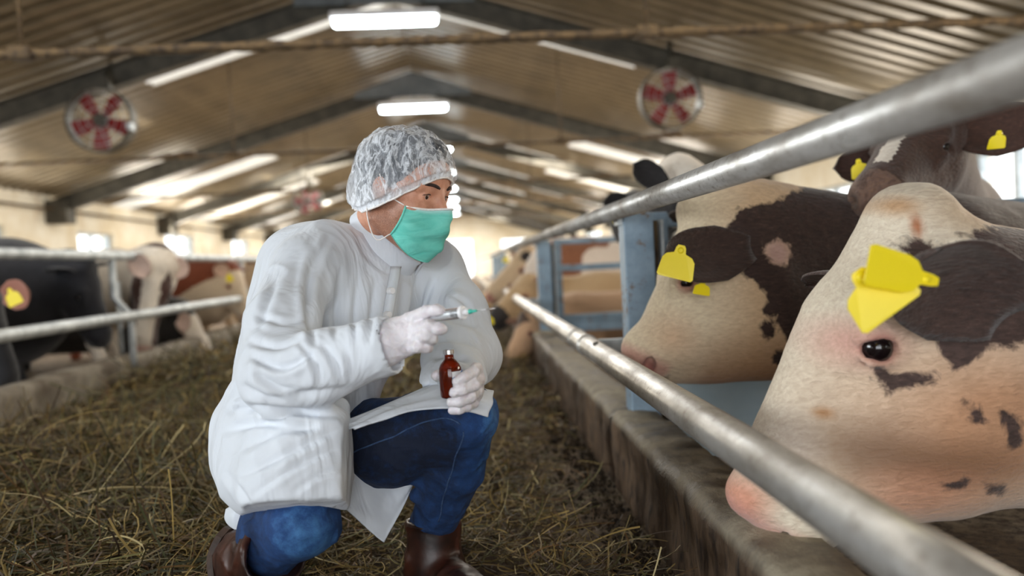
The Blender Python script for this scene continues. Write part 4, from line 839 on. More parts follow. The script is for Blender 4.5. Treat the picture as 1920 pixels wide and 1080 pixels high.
for a, b in ((NB, SHR), (NB, SHL)): C(a+A3(-0.01, 0, -0.085), b+A3(0, 0, -0.02), 0.042, 0.042, 0.03)
C(P(670, 580, 1.79), P(600, 690, 1.74), 0.095, 0.105, 0.05, u=SHL-SHR, sc=1.2); C(P(600, 690, 1.74), PEL, 0.105, 0.12, 0.05)
for a, b, c, r in ((SHR, ELR, WRR, (0.046, 0.037, 0.027)), (SHL, ELL, WRL, (0.046, 0.037, 0.027)), (HIR, KNR, ANR, (0.070, 0.044, 0.030)), (HIL, KNL, ANL, (0.070, 0.044, 0.030))):
    C(a, b, r[0], r[1], 0.03); C(b, c, r[1], r[2], 0.01)
v, f = S.mesh(0.003); v = relax(v, f, 1, 0.4); l = (v-HO)@HR.T
st = np.clip((0.0-l[:, 2])/0.03, 0, 1)*np.clip((l[:, 0]+0.055)/0.03, 0, 1)*np.clip((l[:, 2]+0.15)/0.03, 0, 1)*np.clip((0.085-l[:, 0])/0.03, 0, 1)*0.62
st = np.maximum(st, 0)*(np.linalg.norm(v-HO, axis=1) < 0.2)
body = meshobj('body', v, f, 'skin', person, True, {'stubble': st})
for q in (-1, 1):
    e = meshobj('eye', *(lambda G: (G.v, G.f))(Geo().sphere(h(0.0738, 0.033*q, 0.0), 0.0118, 20)), 'eye_white', body)
    gz = _nrm(HF+HL*-0.12+HU*-0.06)
    Geo().sphere(h(0.0738, 0.033*q, 0.0)+gz*0.0070, 0.0060, 14).obj('iris', 'iris', e, smooth=True)
    # lids and brow
    pts = [h(0.0738, 0.033*q, 0)+0.0150*(HF*math.cos(a)*math.cos(0.42*math.cos(a*1.2))+HL*q*math.sin(a)+HU*math.sin(0.42*math.cos(a*1.2))) for a in np.linspace(-1.0, 1.1, 9)]
    Geo().tube(pts, [0.0005]+[0.0011]*7+[0.0004], 6).obj('eyelashes', 'brow_hair', body, smooth=True)
    pts = [h(0.0978-0.010*t*t-0.008*t, (0.014+0.034*t)*q, 0.021+0.006*math.sin(t*2.6)-0.002*t) for t in np.linspace(0, 1.1, 8)]
    Geo().tube(pts, [0.0022, 0.0034, 0.0037, 0.0036, 0.0034, 0.003, 0.0022, 0.001], 8).obj('eyebrow', 'brow_hair', body, smooth=True)
# hair under the cap
S = SDF(); S.ell(h(-0.014, 0, 0.036), (0.103, 0.082, 0.088), HR, 0.01); S.ell(h(-0.045, 0, 0.0), (0.060, 0.072, 0.070), HR, 0.03)
S.ell(h(0.028, 0, 0.062), (0.068, 0.066, 0.062), HR, 0.02); S.cut(h(0.093, 0, 0.062), _nrm(HF*0.75-HU*0.65), 0.01); S.cut(h(0.01, 0, -0.045), _nrm(HF*0.85-HU*0.5), 0.01); S.cut(h(-0.06, 0, -0.055), -HU, 0.01)
v, f = S.mesh(0.005); n = vnormals(v, f); v = v+n*(fbm(v*A3(1, 1, 0.4), 70)*0.005)[:, None]; meshobj('hair', v, f, 'hair', person)
# bouffant cap with a crimped band
na, nt_ = 160, 60; V = []; dens = []
for j in range(nt_+1):
    t = j/nt_; th = t*math.pi*0.4999
    for i in range(na):
        a = 2*math.pi*i/na; ca, sa = math.cos(a), math.sin(a); back = 0.5-0.5*ca
        rim = -0.062*back+0.046*(1-back)-0.040*abs(sa)**2        # height of the rim
        ph0 = math.asin(max(-0.97, min(0.97, (rim-0.036)/0.100))); ph = ph0+(math.pi/2-ph0)*t
        rr = math.cos(ph) if ph > 0 else 1-0.16*(1-math.cos(ph))
        puff = 1+0.045*math.sin(min(1, t*2.5)*math.pi)*(0.4+back)
        if t < 0.07: puff *= 0.985
        x = -0.008+0.110*ca*rr*puff; y = 0.091*sa*rr*puff
        z = 0.036+0.097*math.sin(ph)
        V.append((x, y, z))
V = np.array(V); W_ = h(0, 0, 0)+V@HR; w2 = V*A3(1, 1, 0.6)
dsp = (np.abs(fbm(w2, 26))**1.0*-0.016+0.006)+fbm(w2, 60)*0.004
tt = np.repeat(np.arange(nt_+1)/nt_, na); ai = np.tile(np.arange(na), nt_+1)
dsp = np.where(tt < 0.09, 0.0022*np.sin(ai*2*math.pi/na*62), dsp); crn = np.clip((1-tt)/0.05, 0, 1); nv = _nrm
N_ = (V-A3(-0.014, 0, 0.03)); N_ /= np.linalg.norm(N_, axis=1, keepdims=True)
W_ = HO+(V+N_*(dsp*crn)[:, None])@HR
dens = 0.15+0.26*np.clip(1-tt/0.30, 0, 1)+np.where(tt < 0.09, 0.22, 0)+0.25*np.clip(1-V[:, 2]/0.05, 0, 1)*np.clip(-V[:, 0]/0.1+0.4, 0, 1)-0.06
ix = np.arange((nt_+1)*na).reshape(nt_+1, na); f = np.stack([ix[:-1], np.roll(ix[:-1], -1, 1), np.roll(ix[1:], -1, 1), ix[1:]], -1).reshape(-1, 4)
cap = meshobj('hair_cap', W_, f, 'hairnet', person, True, {'dens': dens})
pts = [W_[ix[0, i]] for i in range(0, na, 4)]; Geo().tube(pts+[pts[0]], 0.0022, 6, cap=False).obj('elastic_band', 'elastic', cap, smooth=True)
# mask
ns, nt_ = 49, 37; V = []; pale = []
for j in range(nt_):
    t = j/(nt_-1)
    for i in range(ns):
        s = -1+2*i/(ns-1); wid = 0.062+0.010*math.sin(t*math.pi)+0.004*t; a = s*1.12
        nose = 0.024*math.exp(-(s/0.30)**2)*(1-0.55*t)+0.012*math.sin(math.pi*t)
        x = 0.012+(0.090+nose)*math.cos(a)**0.8-0.020*t*t; y = wid*math.sin(a)/math.sin(1.12)*1.02
        z = -0.026-0.108*t+0.046*(abs(s)**2.2)*t+0.006*math.exp(-(s/0.35)**2)*(1-t)*2
        pl = 0.0016*math.sin(t*math.pi*6) if 0.18 < t < 0.8 else 0; edge = 1-abs(s)
        x += pl*2*min(1, edge*3)+0.004*math.sin(s*7+t*9)*math.sin(t*math.pi)*edge
        V.append((x, y, z)); pale.append(np.clip(1-t/0.10, 0, 1)*0.75)
V = np.array(V); Wm = HO+V@HR; ix = np.arange(ns*nt_).reshape(nt_, ns)
c = HO+(V-A3(0.0022, 0, 0)*1.0)@HR; vv = np.concatenate([Wm, c]); n0 = len(Wm)
f = [tuple(q) for q in np.stack([ix[:-1, :-1], ix[1:, :-1], ix[1:, 1:], ix[:-1, 1:]], -1).reshape(-1, 4)]; f += [tuple(n0+k for k in q[::-1]) for q in f]
bd = list(ix[0])+list(ix[1:, -1])+list(ix[-1, -2::-1])+list(ix[-2:0:-1, 0]); f += [(b, a, n0+a, n0+b) for a, b in zip(bd, bd[1:]+bd[:1])]
mask = meshobj('face_mask', vv, f, 'surgical_mask', person, True, {'pale': np.concatenate([pale, pale])})
Geo().tube([Wm[ix[0, i]]+HF*0.0015 for i in range(0, ns, 3)], 0.0024, 8).obj('mask_binding', 'elastic', mask, smooth=True)
for q in (0, ns-1):
    sg = -1 if q == 0 else 1; Geo().tube([Wm[ix[j, q]] for j in range(0, nt_, 4)], 0.0022, 8).obj('mask_binding', 'teal_plastic' if False else 'surgical_mask', mask, smooth=True)
    up_ = spline([Wm[ix[0, q]], h(0.020, 0.078*sg, -0.010), h(-0.002, 0.088*sg, 0.026)], 10); dn_ = spline([Wm[ix[-2, q]], h(0.012, 0.078*sg, -0.105), h(-0.018, 0.082*sg, -0.062), h(-0.020, 0.088*sg, -0.015)], 14)
    Geo().tube(up_, 0.0013, 8).obj('ear_loop', 'elastic', mask, smooth=True); Geo().tube(dn_, 0.0013, 8).obj('ear_loop', 'elastic', mask, smooth=True)

cn0 = NB+A3(0.026, -0.006, -0.002); _cf = _nrm((0.60, -0.30, -0.84)); _cs = _nrm(np.cross(_cf, (0.45, -0.20, 0.75))); cu0 = _nrm(np.cross(_cs, _cf))
# ---- coat: trunk, both sleeves and the part over the near thigh
S = SDF(); side = _nrm(SHL-SHR); chest = A3(0.62, -0.79, 0)
C = lambda a, b, ra, rb, k=0.02, **kw: S.cone(a, b, ra, rb, k, **kw)
C(P(668, 545, 1.80), P(640, 610, 1.77), 0.125, 0.122, 0.05, u=side, sc=1.32); C(P(640, 600, 1.77), P(575, 745, 1.72), 0.128, 0.125, 0.05, u=side, sc=1.2)
C(P(578, 745, 1.72), P(545, 850, 1.70), 0.120, 0.122, 0.05)
C(P(618, 482, 1.72), P(582, 508, 1.66), 0.058, 0.066, 0.05); C(P(790, 482, 1.86), SHL, 0.055, 0.062, 0.05)
C(NB+A3(-0.045, 0.02, -0.030), P(600, 480, 1.72), 0.048, 0.068, 0.05); C(NB+A3(0.02, 0.03, -0.04), P(790, 485, 1.86), 0.058, 0.058, 0.05)
C(P(560, 500, 1.78), P(535, 700, 1.78), 0.09, 0.105, 0.06)
# right sleeve
C(SHR, P(530, 610, 1.52), 0.066, 0.064, 0.03); C(P(530, 610, 1.52), ELR, 0.064, 0.064, 0.03); C(ELR+A3(0.01, 0.01, 0.005), P(605, 686, 1.40), 0.064, 0.058, 0.03); C(P(600, 688, 1.40), P(712, 652, 1.365), 0.060, 0.050, 0.02)
C(P(700, 655, 1.366), P(716, 651, 1.363), 0.0505, 0.0525, 0.004)
# left sleeve, baggy, resting on the knee
C(SHL, P(858, 590, 1.83), 0.062, 0.066, 0.03); C(P(858, 590, 1.83), ELL, 0.066, 0.066, 0.03); C(ELL, P(858, 690, 1.64), 0.066, 0.058, 0.03); C(P(838, 640, 1.72), P(822, 720, 1.60), 0.052, 0.036, 0.03); C(P(822, 715, 1.60), P(836, 762, 1.56), 0.028, 0.010, 0.03)
C(P(866, 700, 1.60), P(868, 725, 1.54), 0.050, 0.044, 0.01)
# skirt over buttocks and near thigh
C(HIR+A3(0.004, -0.005, 0), P(550, 900, 1.46), 0.098, 0.098, 0.05); C(P(468, 850, 1.66), P(482, 905, 1.54), 0.050, 0.052, 0.05); C(P(490, 800, 1.62), P(605, 845, 1.44), 0.085, 0.075, 0.05); C(P(600, 845, 1.44), P(625, 925, 1.40), 0.055, 0.045, 0.05); C(P(560, 900, 1.44), P(568, 950, 1.46), 0.092, 0.078, 0.04)
# bunched cloth at the waist
C(P(462, 745, 1.60), P(640, 762, 1.50), 0.028, 0.016, 0.03); C(P(440, 795, 1.62), P(560, 790, 1.50), 0.034, 0.012, 0.03); C(P(470, 718, 1.62), P(540, 745, 1.52), 0.024, 0.010, 0.03)
# soft folds
F_ = [((480, 700), (590, 722), 1.37, .012), ((850, 560), (870, 640), 1.76, .012), ((830, 620), (890, 640), 1.68, .012), ((450, 760), (600, 772), 1.50, .016)]
for a, b, Y, r in F_: C(P(a[0], a[1], Y+r*0.6), P(b[0], b[1], Y+r*0.8), r, r*0.55, 0.03)
# openings: neck, cuffs, hem, front edge
S.cone(cn0+cu0*0.02, cn0+cu0*0.10, 0.066, 0.105, 0.008, sub=True); S.ell(cn0+cu0*0.045, (0.135, 0.135, 0.055), np.array([_cf, _cs, cu0]), 0.012, sub=True)
S.cone(P(728, 648, 1.36), P(760, 640, 1.35), 0.044, 0.048, 0.004, sub=True); S.cone(P(868, 728, 1.545), P(868, 745, 1.47), 0.038, 0.042, 0.004, sub=True)
hem = P(468, 976, 1.58); hem2 = P(560, 946, 1.40); hem3 = P(645, 944, 1.42)
hn = np.cross(hem2-hem, hem3-hem); hn = -hn if hn[2] > 0 else hn
class _H: pass
def hemf(p):
    d = (p-hem2)@_nrm(hn); return np.maximum(-d, (p[:, 1]-3.0))
S.p.append((hemf, 0.004, True, None, None))
ex_ = P(650, 850, 1.42)[0]
S.p.append((lambda p: np.maximum.reduce([-(p[:, 0]-ex_-0.05*(p[:, 2]-0.40)), p[:, 2]-0.485, p[:, 1]-1.62]), 0.004, True, None, None))
v, f = S.mesh(0.0042); v = relax(v, f, 2, 0.5); n = vnormals(v, f)
wv = v+np.stack([fbm(v, 5), fbm(v+5, 5), fbm(v+9, 5)], 1)*0.10
rg = 1-np.abs(vnoise(wv*A3(1, 1, 0.35), 11)+0.25*vnoise(wv*A3(1, 1, 0.4), 22))*3.4; rg = np.clip(rg, 0, 1)**1.5
cuff = np.minimum(np.linalg.norm(v-P(712, 652, 1.365), axis=1), 9)
v = v+n*((rg-0.35)*0.0045*np.clip(cuff/0.08, 0.15, 1)+fbm(v, 3.5)*0.004)[:, None]
# creases: valley lines with a soft lip on each side, pressed into the cloth
def vpx(v):
    t = v-np.array([0, 0, CAMZ]); c = t@MW.T @ np.eye(3) if False else t@MW; return np.stack([960-FPX*c[:, 0]/c[:, 2], 540+FPX*c[:, 1]/c[:, 2]], 1)
CREASES = [([(596, 462), (580, 520), (578, 590), (592, 655)], 7, 9), ([(640, 500), (630, 570), (628, 640)], 6, 6), ([(672, 515), (664, 590), (666, 650)], 5, 5), ([(704, 520), (698, 580), (690, 650)], 6, 6), ([(756, 530), (750, 580), (742, 640)], 6, 7), ([(786, 500), (776, 560), (766, 620)], 6, 7), ([(812, 520), (796, 570), (786, 600)], 5, 5),
           ([(476, 590), (530, 606), (570, 600)], 6, 6), ([(462, 640), (520, 650), (572, 632)], 7, 7), ([(470, 668), (530, 690), (590, 660)], 6, 7), ([(560, 640), (590, 680), (600, 725)], 5, 5), ([(600, 640), (628, 680), (640, 720)], 6, 6), ([(500, 742), (570, 738), (660, 728)], 7, 6), ([(648, 650), (656, 690), (650, 716)], 5, 4), ([(480, 700), (520, 725), (560, 728)], 6, 6), ([(520, 520), (500, 570), (486, 620)], 7, 6),
           ([(425, 772), (500, 762), (580, 774), (640, 778)], 7, 9), ([(412, 812), (480, 796), (560, 800)], 7, 7), ([(436, 850), (520, 812), (600, 800)], 7, 6), ([(440, 900), (540, 850), (640, 800)], 6, 5), ([(470, 930), (560, 872), (644, 835)], 5, 4), ([(452, 720), (500, 745), (560, 752)], 6, 6), ([(545, 925), (600, 890), (645, 880)], 5, 4), ([(420, 880), (450, 920), (470, 950)], 6, 5),
           ([(838, 548), (870, 566), (886, 590)], 5, 5), ([(826, 590), (862, 604), (896, 612)], 6, 7), ([(808, 640), (850, 636), (900, 650)], 6, 7), ([(806, 672), (840, 668), (880, 680)], 5, 6), ([(800, 700), (812, 735), (828, 760)], 5, 5), ([(620, 440), (600, 480), (590, 520)], 6, 5), ([(660, 425), (690, 480), (735, 520)], 5, 4)]
pp = vpx(v); vd = v-np.array([0, 0, CAMZ]); dist = np.linalg.norm(vd, axis=1); fac = np.clip(-(n*vd).sum(1)/dist/0.3, 0, 1); dz_ = np.zeros(len(v))
for pts, wd, dep in CREASES:
    cv = spline([(a, b, 0) for a, b in pts], 10)[:, :2]; dm = np.full(len(v), 1e9); tm = np.zeros(len(v))
    for i in range(9):
        a, b = cv[i], cv[i+1]; ba = b-a; hh = np.clip((pp-a)@ba/ba.dot(ba), 0, 1); q_ = pp-a-hh[:, None]*ba; sd_ = np.sign(ba[0]*q_[:, 1]-ba[1]*q_[:, 0]); dd = np.linalg.norm(q_, axis=1)
        m = dd < np.abs(dm); dm = np.where(m, dd*sd_, dm); tm = np.where(m, (i+hh)/9, tm)
    amp = np.sin(np.clip(tm, 0, 1)*math.pi)**0.6*dep*0.001
    dz_ += amp*(-np.exp(-(dm/wd)**2)+0.75*np.exp(-((dm-wd*2.1)/(wd*1.3))**2)+0.35*np.exp(-((dm+wd*2.1)/(wd*1.3))**2))
v = v+n*(dz_*fac)[:, None]
coat = meshobj('lab_coat', v, f, 'coat_cloth', person)
# standing collar
cn = NB+A3(0.026, -0.006, -0.002); cf = _nrm((0.60, -0.30, -0.84)); cs = _nrm(np.cross(cf, (0.45, -0.20, 0.75))); cu = np.cross(cs, cf); cu = cu if cu[2] > 0 else -cu
rows = []
for zz, rr in ((-0.026, 1.06), (0.000, 1.03), (0.020, 0.99), (0.036, 1.01)):
    rows.append([cn+cf*math.cos(a)*0.092*rr+cs*math.sin(a)*0.077*rr+cu*(zz*(1-0.25*abs(math.cos(a/2))**6)-0.004) for a in np.linspace(0.12, 2*math.pi-0.12, 28)])
v, f = sheet(rows, 90, 12, 0.005); meshobj('collar', v, f, 'coat_cloth', coat)
rows = [[cn+cf*math.cos(a)*0.072*rr+cs*math.sin(a)*0.060*rr+cu*zz for a in np.linspace(0.3, 2*math.pi-0.3, 24)] for zz, rr in ((-0.01, 1.03), (0.018, 0.98), (0.046, 1.0))]
v, f = sheet(rows, 70, 8, 0.004); meshobj('shirt_collar', v, f, 'plaid_shirt', person)
# front placket
pl = [(742, 500, 1.665), (732, 560, 1.615), (722, 620, 1.60), (712, 690, 1.60)]
rows = [[P(x-9, y, Y+0.004) for x, y, Y in pl], [P(x, y, Y-0.006) for x, y, Y in pl], [P(x+10, y, Y+0.006) for x, y, Y in pl]]
v, f = sheet(rows, 24, 8, 0.003); meshobj('placket', v, f, 'coat_cloth', coat)
# cuff band
for off, r0, r1 in ((0, 0.0555, 0.0555),):
    a0, d_ = P(712, 652, 1.365), _nrm(P(716, 651, 1.363)-P(700, 655, 1.366))
g = Geo()
# skirt front panels
wob = lambda a, b: lambda u, w: a*np.sin(u*9+w*4)+b*np.sin(w*13+u*3)
rows = [[P(640, 792, 1.47), P(700, 765, 1.52), P(765, 740, 1.57), P(832, 716, 1.57), P(890, 722, 1.55), P(925, 732, 1.57)],
        [P(652, 800, 1.45), P(705, 778, 1.48), P(765, 757, 1.50), P(830, 738, 1.50), P(885, 744, 1.48), P(922, 752, 1.51)],
        [P(665, 806, 1.44), P(715, 788, 1.455), P(770, 766, 1.465), P(832, 764, 1.46), P(880, 773, 1.465), P(915, 782, 1.485)]]
v, f = sheet(rows, 60, 20, 0.003, wob(0.0025, 0.002)); meshobj('coat_skirt', v, f, 'coat_cloth', coat)
rows = [[P(640, 838, 1.60), P(715, 836, 1.66), P(780, 822, 1.70)],
        [P(638, 890, 1.58), P(715, 905, 1.64), P(782, 868, 1.70)],
        [P(634, 936, 1.56), P(718, 970, 1.63), P(778, 896, 1.70)],
        [P(636, 946, 1.56), P(722, 1017, 1.62), P(775, 906, 1.70)]]
v, f = sheet(rows, 41, 40, 0.003, wob(0.003, 0.002), True); meshobj('coat_skirt', v, f, 'coat_cloth', coat)
rows = [[P(455, 935, 1.62), P(440, 945, 1.63), P(424, 955, 1.64)], [P(462, 958, 1.60), P(440, 966, 1.60), P(422, 972, 1.63)], [P(462, 985, 1.60), P(448, 990, 1.60), P(430, 985, 1.62)], [P(462, 1000, 1.61), P(456, 1002, 1.60), P(448, 996, 1.61)]]
v, f = sheet(rows, 16, 16, 0.003); meshobj('coat_tail', v, f, 'coat_cloth', coat)
# hem band on the near panel, and buttons
for x, y, Y in ((735, 545, 1.605), (729, 590, 1.59)):
    c = P(x, y, Y); Geo().lathe(c, chest, [(0, 0.003), (0.006, 0.003), (0.007, 0), (0.007, -0.01)], 16).obj('button', 'white_plastic', coat)

# ---- jeans
S = SDF(); C = lambda a, b, ra, rb, k=0.02, **kw: S.cone(a, b, ra, rb, k, **kw)
C(HIR, HIL, 0.095, 0.105, 0.03)
C(HIR, KNR+A3(0, 0.03, 0), 0.086, 0.064, 0.02); C(KNR, KNR+(ANR-KNR)*0.5, 0.060, 0.056, 0.02); C(KNR+(ANR-KNR)*0.5, ANR, 0.060, 0.048, 0.02)
C(P(500, 988, 1.54), P(588, 985, 1.48), 0.052, 0.040, 0.03)
C(HIL, P(730, 830, 1.64), 0.098, 0.084, 0.03); C(P(730, 830, 1.64), KNL, 0.084, 0.066, 0.03); C(KNL+A3(0.01, -0.005, 0.0), P(850, 870, 1.64), 0.062, 0.064, 0.02); C(P(850, 870, 1.64), P(812, 985, 1.73), 0.062, 0.050, 0.02)
for a, b, Y, r in [((780, 930), (850, 948), 1.665, .012), ((790, 965), (840, 985), 1.69, .012), ((785, 900), (830, 915), 1.64, .010), ((470, 990), (520, 1005), 1.46, .012), ((605, 988), (624, 998), 1.47, .010)]: C(P(a[0], a[1], Y), P(b[0], b[1], Y), r, r*0.6, 0.02)
for a, b, Y, r in [((800, 848), (840, 812), 1.50, .012), ((660, 880), (700, 850), 1.50, .009)]: S.cone(P(a[0], a[1], Y), P(b[0], b[1], Y), r, r*0.6, 0.02, sub=True)
v, f = S.mesh(0.0048); v = relax(v, f, 1, 0.5); n = vnormals(v, f); v = v+n*((np.clip(1-np.abs(fbm(v, 13))*3, 0, 1)**2-0.3)*0.0045)[:, None]
def segd(a, b): return seg(v, a, b)
fade_shade = 0.24+0.42*np.clip(1.1-segd(KNR+A3(0.02, -0.07, 0.0), KNR+A3(0.04, -0.02, -0.05))/0.10, 0, 1)+0.38*np.clip(1.2-segd(KNL+A3(0.055, -0.03, 0.0), P(885, 860, 1.60))/0.06, 0, 1)
fade_shade -= 0.30*np.clip(1.2-segd(P(640, 850, 1.58), P(800, 830, 1.55))/0.10, 0, 1)  # shade of the inner thigh, painted darker into the denim colour
jeans = meshobj('jeans', v, f, 'denim', person, True, {'fade_shade': fade_shade})
# nearest-surface helper for seams
def on(vs, pts, lift=0.001):
    out = []
    for p in pts:
        ray = _nrm(p-A3(0, 0, CAMZ)); d = np.linalg.norm(np.cross(vs-A3(0, 0, CAMZ), ray), axis=1); t = (vs-A3(0, 0, CAMZ))@ray
        m = d < 0.008; out.append(vs[m][np.argmin(t[m])] if m.any() else p)
    return np.array(out)-A3(0, lift, 0)
for pts in ([(650, 852), (700, 832), (740, 812), (785, 795), (830, 786), (868, 800)], [(872, 815), (850, 870), (832, 930), (822, 985)]):
    q = on(v, [P(x, y, 1.6) for x, y in spline([(a, b, 0) for a, b in pts], 22)[:, :2]]); 
    for _ in range(2): q[1:-1] = (q[:-2]+2*q[1:-1]+q[2:])/4
    Geo().tube(q, 0.0017, 6).obj('seam', 'denim_thread', jeans, smooth=True)

# ---- boots
def boot(toe, heel, ank, top, r, lab=None):
    S = SDF(); toe, heel, ank, top = [np.array(a, float) for a in (toe, heel, ank, top)]
    S.cone(ank, top, r*0.92, r, 0.02); S.cone(heel, ank, r*0.85, r*0.9, 0.03); S.cone(heel, toe, r*0.72, r*0.62, 0.03); S.cone(ank*0.6+toe*0.4, toe, r*0.75, r*0.6, 0.03)
    u = _nrm(top-ank); S.cone(top-u*0.004, top+u*0.10, r*0.86, r*0.9, 0.004, sub=True); S.cut(top+u*0.005, u, 0.004)
    v, f = S.mesh(0.0045); v = relax(v, f, 1); n = vnormals(v, f); v = v+n*((np.clip(1-np.abs(fbm(v, 15))*3.5, 0, 1)**2-0.3)*0.005)[:, None]
    v[:, 2] = np.maximum(v[:, 2], 0.012)
    o = meshobj('boot', v, f, 'boot_leather', person)
    return o, v
b1, _ = boot(P(560, 1185, 1.42)*A3(1, 1, 0)+A3(0, 0, 0.05), P(452, 1050, 1.60), P(478, 1052, 1.56), P(515, 1040, 1.48), 0.062)
b2, _ = boot(A3(0.02, 1.50, 0.045), A3(-0.10, 1.76, 0.05), P(812, 1065, 1.72), P(812, 978, 1.73), 0.060)
# soles
def sole(o, pts, w, th, up):
    up = _nrm(up); rows = []; pts = [np.array(p, float) for p in pts]; g = Geo(); out = []
    cur = spline(pts, 20)
    for i, p in enumerate(cur):
        d = _nrm(cur[min(i+1, 19)]-cur[max(i-1, 0)]); s = _nrm(np.cross(d, up)); n_ = np.cross(s, d); t = i/19; ww = w*(0.75+0.25*math.sin(t*math.pi*1.1+0.3))*math.sqrt(max(0.05, 1-abs(2*t-1)**6))
        out += [p+s*ww-n_*0, p+s*ww-n_*th, p-s*ww-n_*th, p-s*ww]
    fs = [(4*i+k, 4*i+(k+1) % 4, 4*i+4+(k+1) % 4, 4*i+4+k) for i in range(19) for k in range(4)]+[(0, 3, 2, 1), (76, 77, 78, 79)]
    return g.add(out, fs).obj('sole', 'boot_sole', o, smooth=False)
sole(b2, [A3(-0.125, 1.80, 0.016), A3(-0.05, 1.66, 0.016), A3(0.045, 1.455, 0.016)], 0.045, 0.014, (0, 0, 1))
sole(b1, [P(436, 990, 1.62), P(432, 1040, 1.62), P(438, 1090, 1.58), P(470, 1150, 1.52)*A3(1, 1, 0)+A3(0, 0, 0.035), P(560, 1200, 1.42)*A3(1, 1, 0)+A3(0, 0, 0.016)], 0.045, 0.016, (0.9, -0.5, 0.4))

# ---- gloves: palm and five fingers each
def glove(wr, palm, fingers, vox=0.0022, hint=None):
    S = SDF()
    for a, b, ra, rb in palm: S.cone(a, b, ra, rb, 0.012)
    for ch, rs in fingers: S.chain(ch, rs, 0.0045)
    v, f = S.mesh(vox); v = relax(v, f, 1, 0.5); n = vnormals(v, f); v = v+n*((np.clip(1-np.abs(fbm(v, 60))*3, 0, 1)**2-0.3)*0.0012)[:, None]
    return meshobj('glove', v, f, 'latex_glove', person)
w = P(712, 648, 1.365)
kn = [P(768, 600, 1.345), P(778, 617, 1.335), P(775, 636, 1.335), P(764, 655, 1.345)]
glove(w, [(P(690, 652, 1.372), P(725, 640, 1.362), 0.030, 0.031), (P(722, 630, 1.362), kn[0], 0.026, 0.0125), (P(722, 638, 1.36), kn[1], 0.028, 0.0130), (P(722, 650, 1.36), kn[2], 0.028, 0.0125), (P(724, 660, 1.362), kn[3], 0.026, 0.0115), (P(740, 625, 1.37), P(755, 612, 1.385), 0.022, 0.014)],
      [([kn[0], P(800, 584, 1.318), P(818, 581, 1.308), P(826, 582, 1.305)], [0.0118, 0.0100, 0.0092, 0.0082]),
       ([kn[1], P(804, 611, 1.300), P(822, 616, 1.298), P(829, 618, 1.300)], [0.0125, 0.0104, 0.0096, 0.0086]),
       ([kn[2], P(797, 630, 1.300), P(808, 634, 1.305), P(812, 637, 1.315)], [0.0120, 0.0102, 0.0096, 0.0088]),
       ([kn[3], P(783, 650, 1.310), P(798, 652, 1.315), P(803, 653, 1.324)], [0.0110, 0.0094, 0.0088, 0.0080]),
       ([P(752, 614, 1.385), P(772, 603, 1.375), P(790, 600, 1.352), P(800, 599, 1.345)], [0.0140, 0.0115, 0.0100, 0.0090])])
BY = 1.42
kl = [P(893, 692, BY+0.035), P(897, 712, BY+0.030), P(894, 735, BY+0.030), P(886, 756, BY+0.032)]
glove(None, [(P(872, 742, BY+0.11), P(880, 730, BY+0.06), 0.030, 0.026), (P(878, 722, BY+0.06), kl[0], 0.018, 0.0115), (P(880, 728, BY+0.06), kl[1], 0.020, 0.0118), (P(880, 735, BY+0.06), kl[2], 0.020, 0.0115), (P(876, 742, BY+0.06), kl[3], 0.019, 0.0105), (P(868, 722, BY+0.06), P(856, 716, BY+0.045), 0.020, 0.014)],
      [([kl[0], P(888, 697, BY-0.008), P(868, 708, BY-0.034), P(856, 715, BY-0.037)], [0.0110, 0.0102, 0.0095, 0.0085]),
       ([kl[1], P(889, 722, BY-0.014), P(866, 731, BY-0.036), P(851, 736, BY-0.037)], [0.0112, 0.0104, 0.0096, 0.0086]),
       ([kl[2], P(882, 745, BY-0.010), P(862, 753, BY-0.028), P(846, 754, BY-0.024)], [0.0108, 0.0100, 0.0092, 0.0084]),
       ([kl[3], P(875, 762, BY+0.000), P(860, 768, BY-0.014), P(848, 769, BY-0.012)], [0.0098, 0.0090, 0.0083, 0.0075]),
       ([P(858, 718, BY+0.045), P(836, 706, BY+0.034), P(822, 704, BY+0.016), P(817, 705, BY+0.008)], [0.0135, 0.0112, 0.0100, 0.0088])])
# ---- syringe
t0, t1 = P(786, 597, 1.338), P(868, 586, 1.290); ax = _nrm(t1-t0); q = lambda d: t1+ax*d
syr = tag(empty('syringe', q(-0.04)), 'clear syringe with a teal needle hub in the gloved hand', 'syringe')
Geo().lathe(q(0), ax, [(0.0, 0.0), (0.0085, -0.001), (0.0092, -0.004), (0.0092, -0.068), (0.014, -0.069), (0.014, -0.071), (0.0082, -0.071), (0.0082, -0.004), (0, -0.003)], 24).obj('barrel', 'clear_plastic', syr, smooth=False)
Geo().lathe(q(-0.006), ax, [(0, 0.002), (0.0082, -0.001), (0.0084, -0.004), (0.0078, -0.006), (0.0084, -0.009), (0.0084, -0.015), (0, -0.015)], 24).obj('piston', 'black_rubber', syr, smooth=False)
Geo().lathe(q(-0.020), ax, [(0, 0), (0.004, 0), (0.004, -0.068), (0.011, -0.069), (0.011, -0.072), (0, -0.072)], 12).obj('plunger_rod', 'white_plastic', syr)
Geo().lathe(q(0), ax, [(0.0105, -0.0045), (0.0112, -0.003), (0.0112, 0.001), (0.0105, 0.002), (0, 0.0025)], 24).obj('barrel_collar', 'white_plastic', syr)
Geo().lathe(q(0.002), ax, [(0.006, 0), (0.006, 0.008), (0.004, 0.010), (0, 0.010)], 16).obj('luer_tip', 'white_plastic', syr)
Geo().lathe(q(0.008), ax, [(0.0038, 0), (0.0038, 0.008), (0.0024, 0.011), (0.0022, 0.018), (0, 0.018)], 14).obj('needle_hub', 'teal_plastic', syr)
Geo().tube([q(0.024), q(0.062)], 0.0006, 8).obj('needle', 'aluminium', syr, smooth=True)
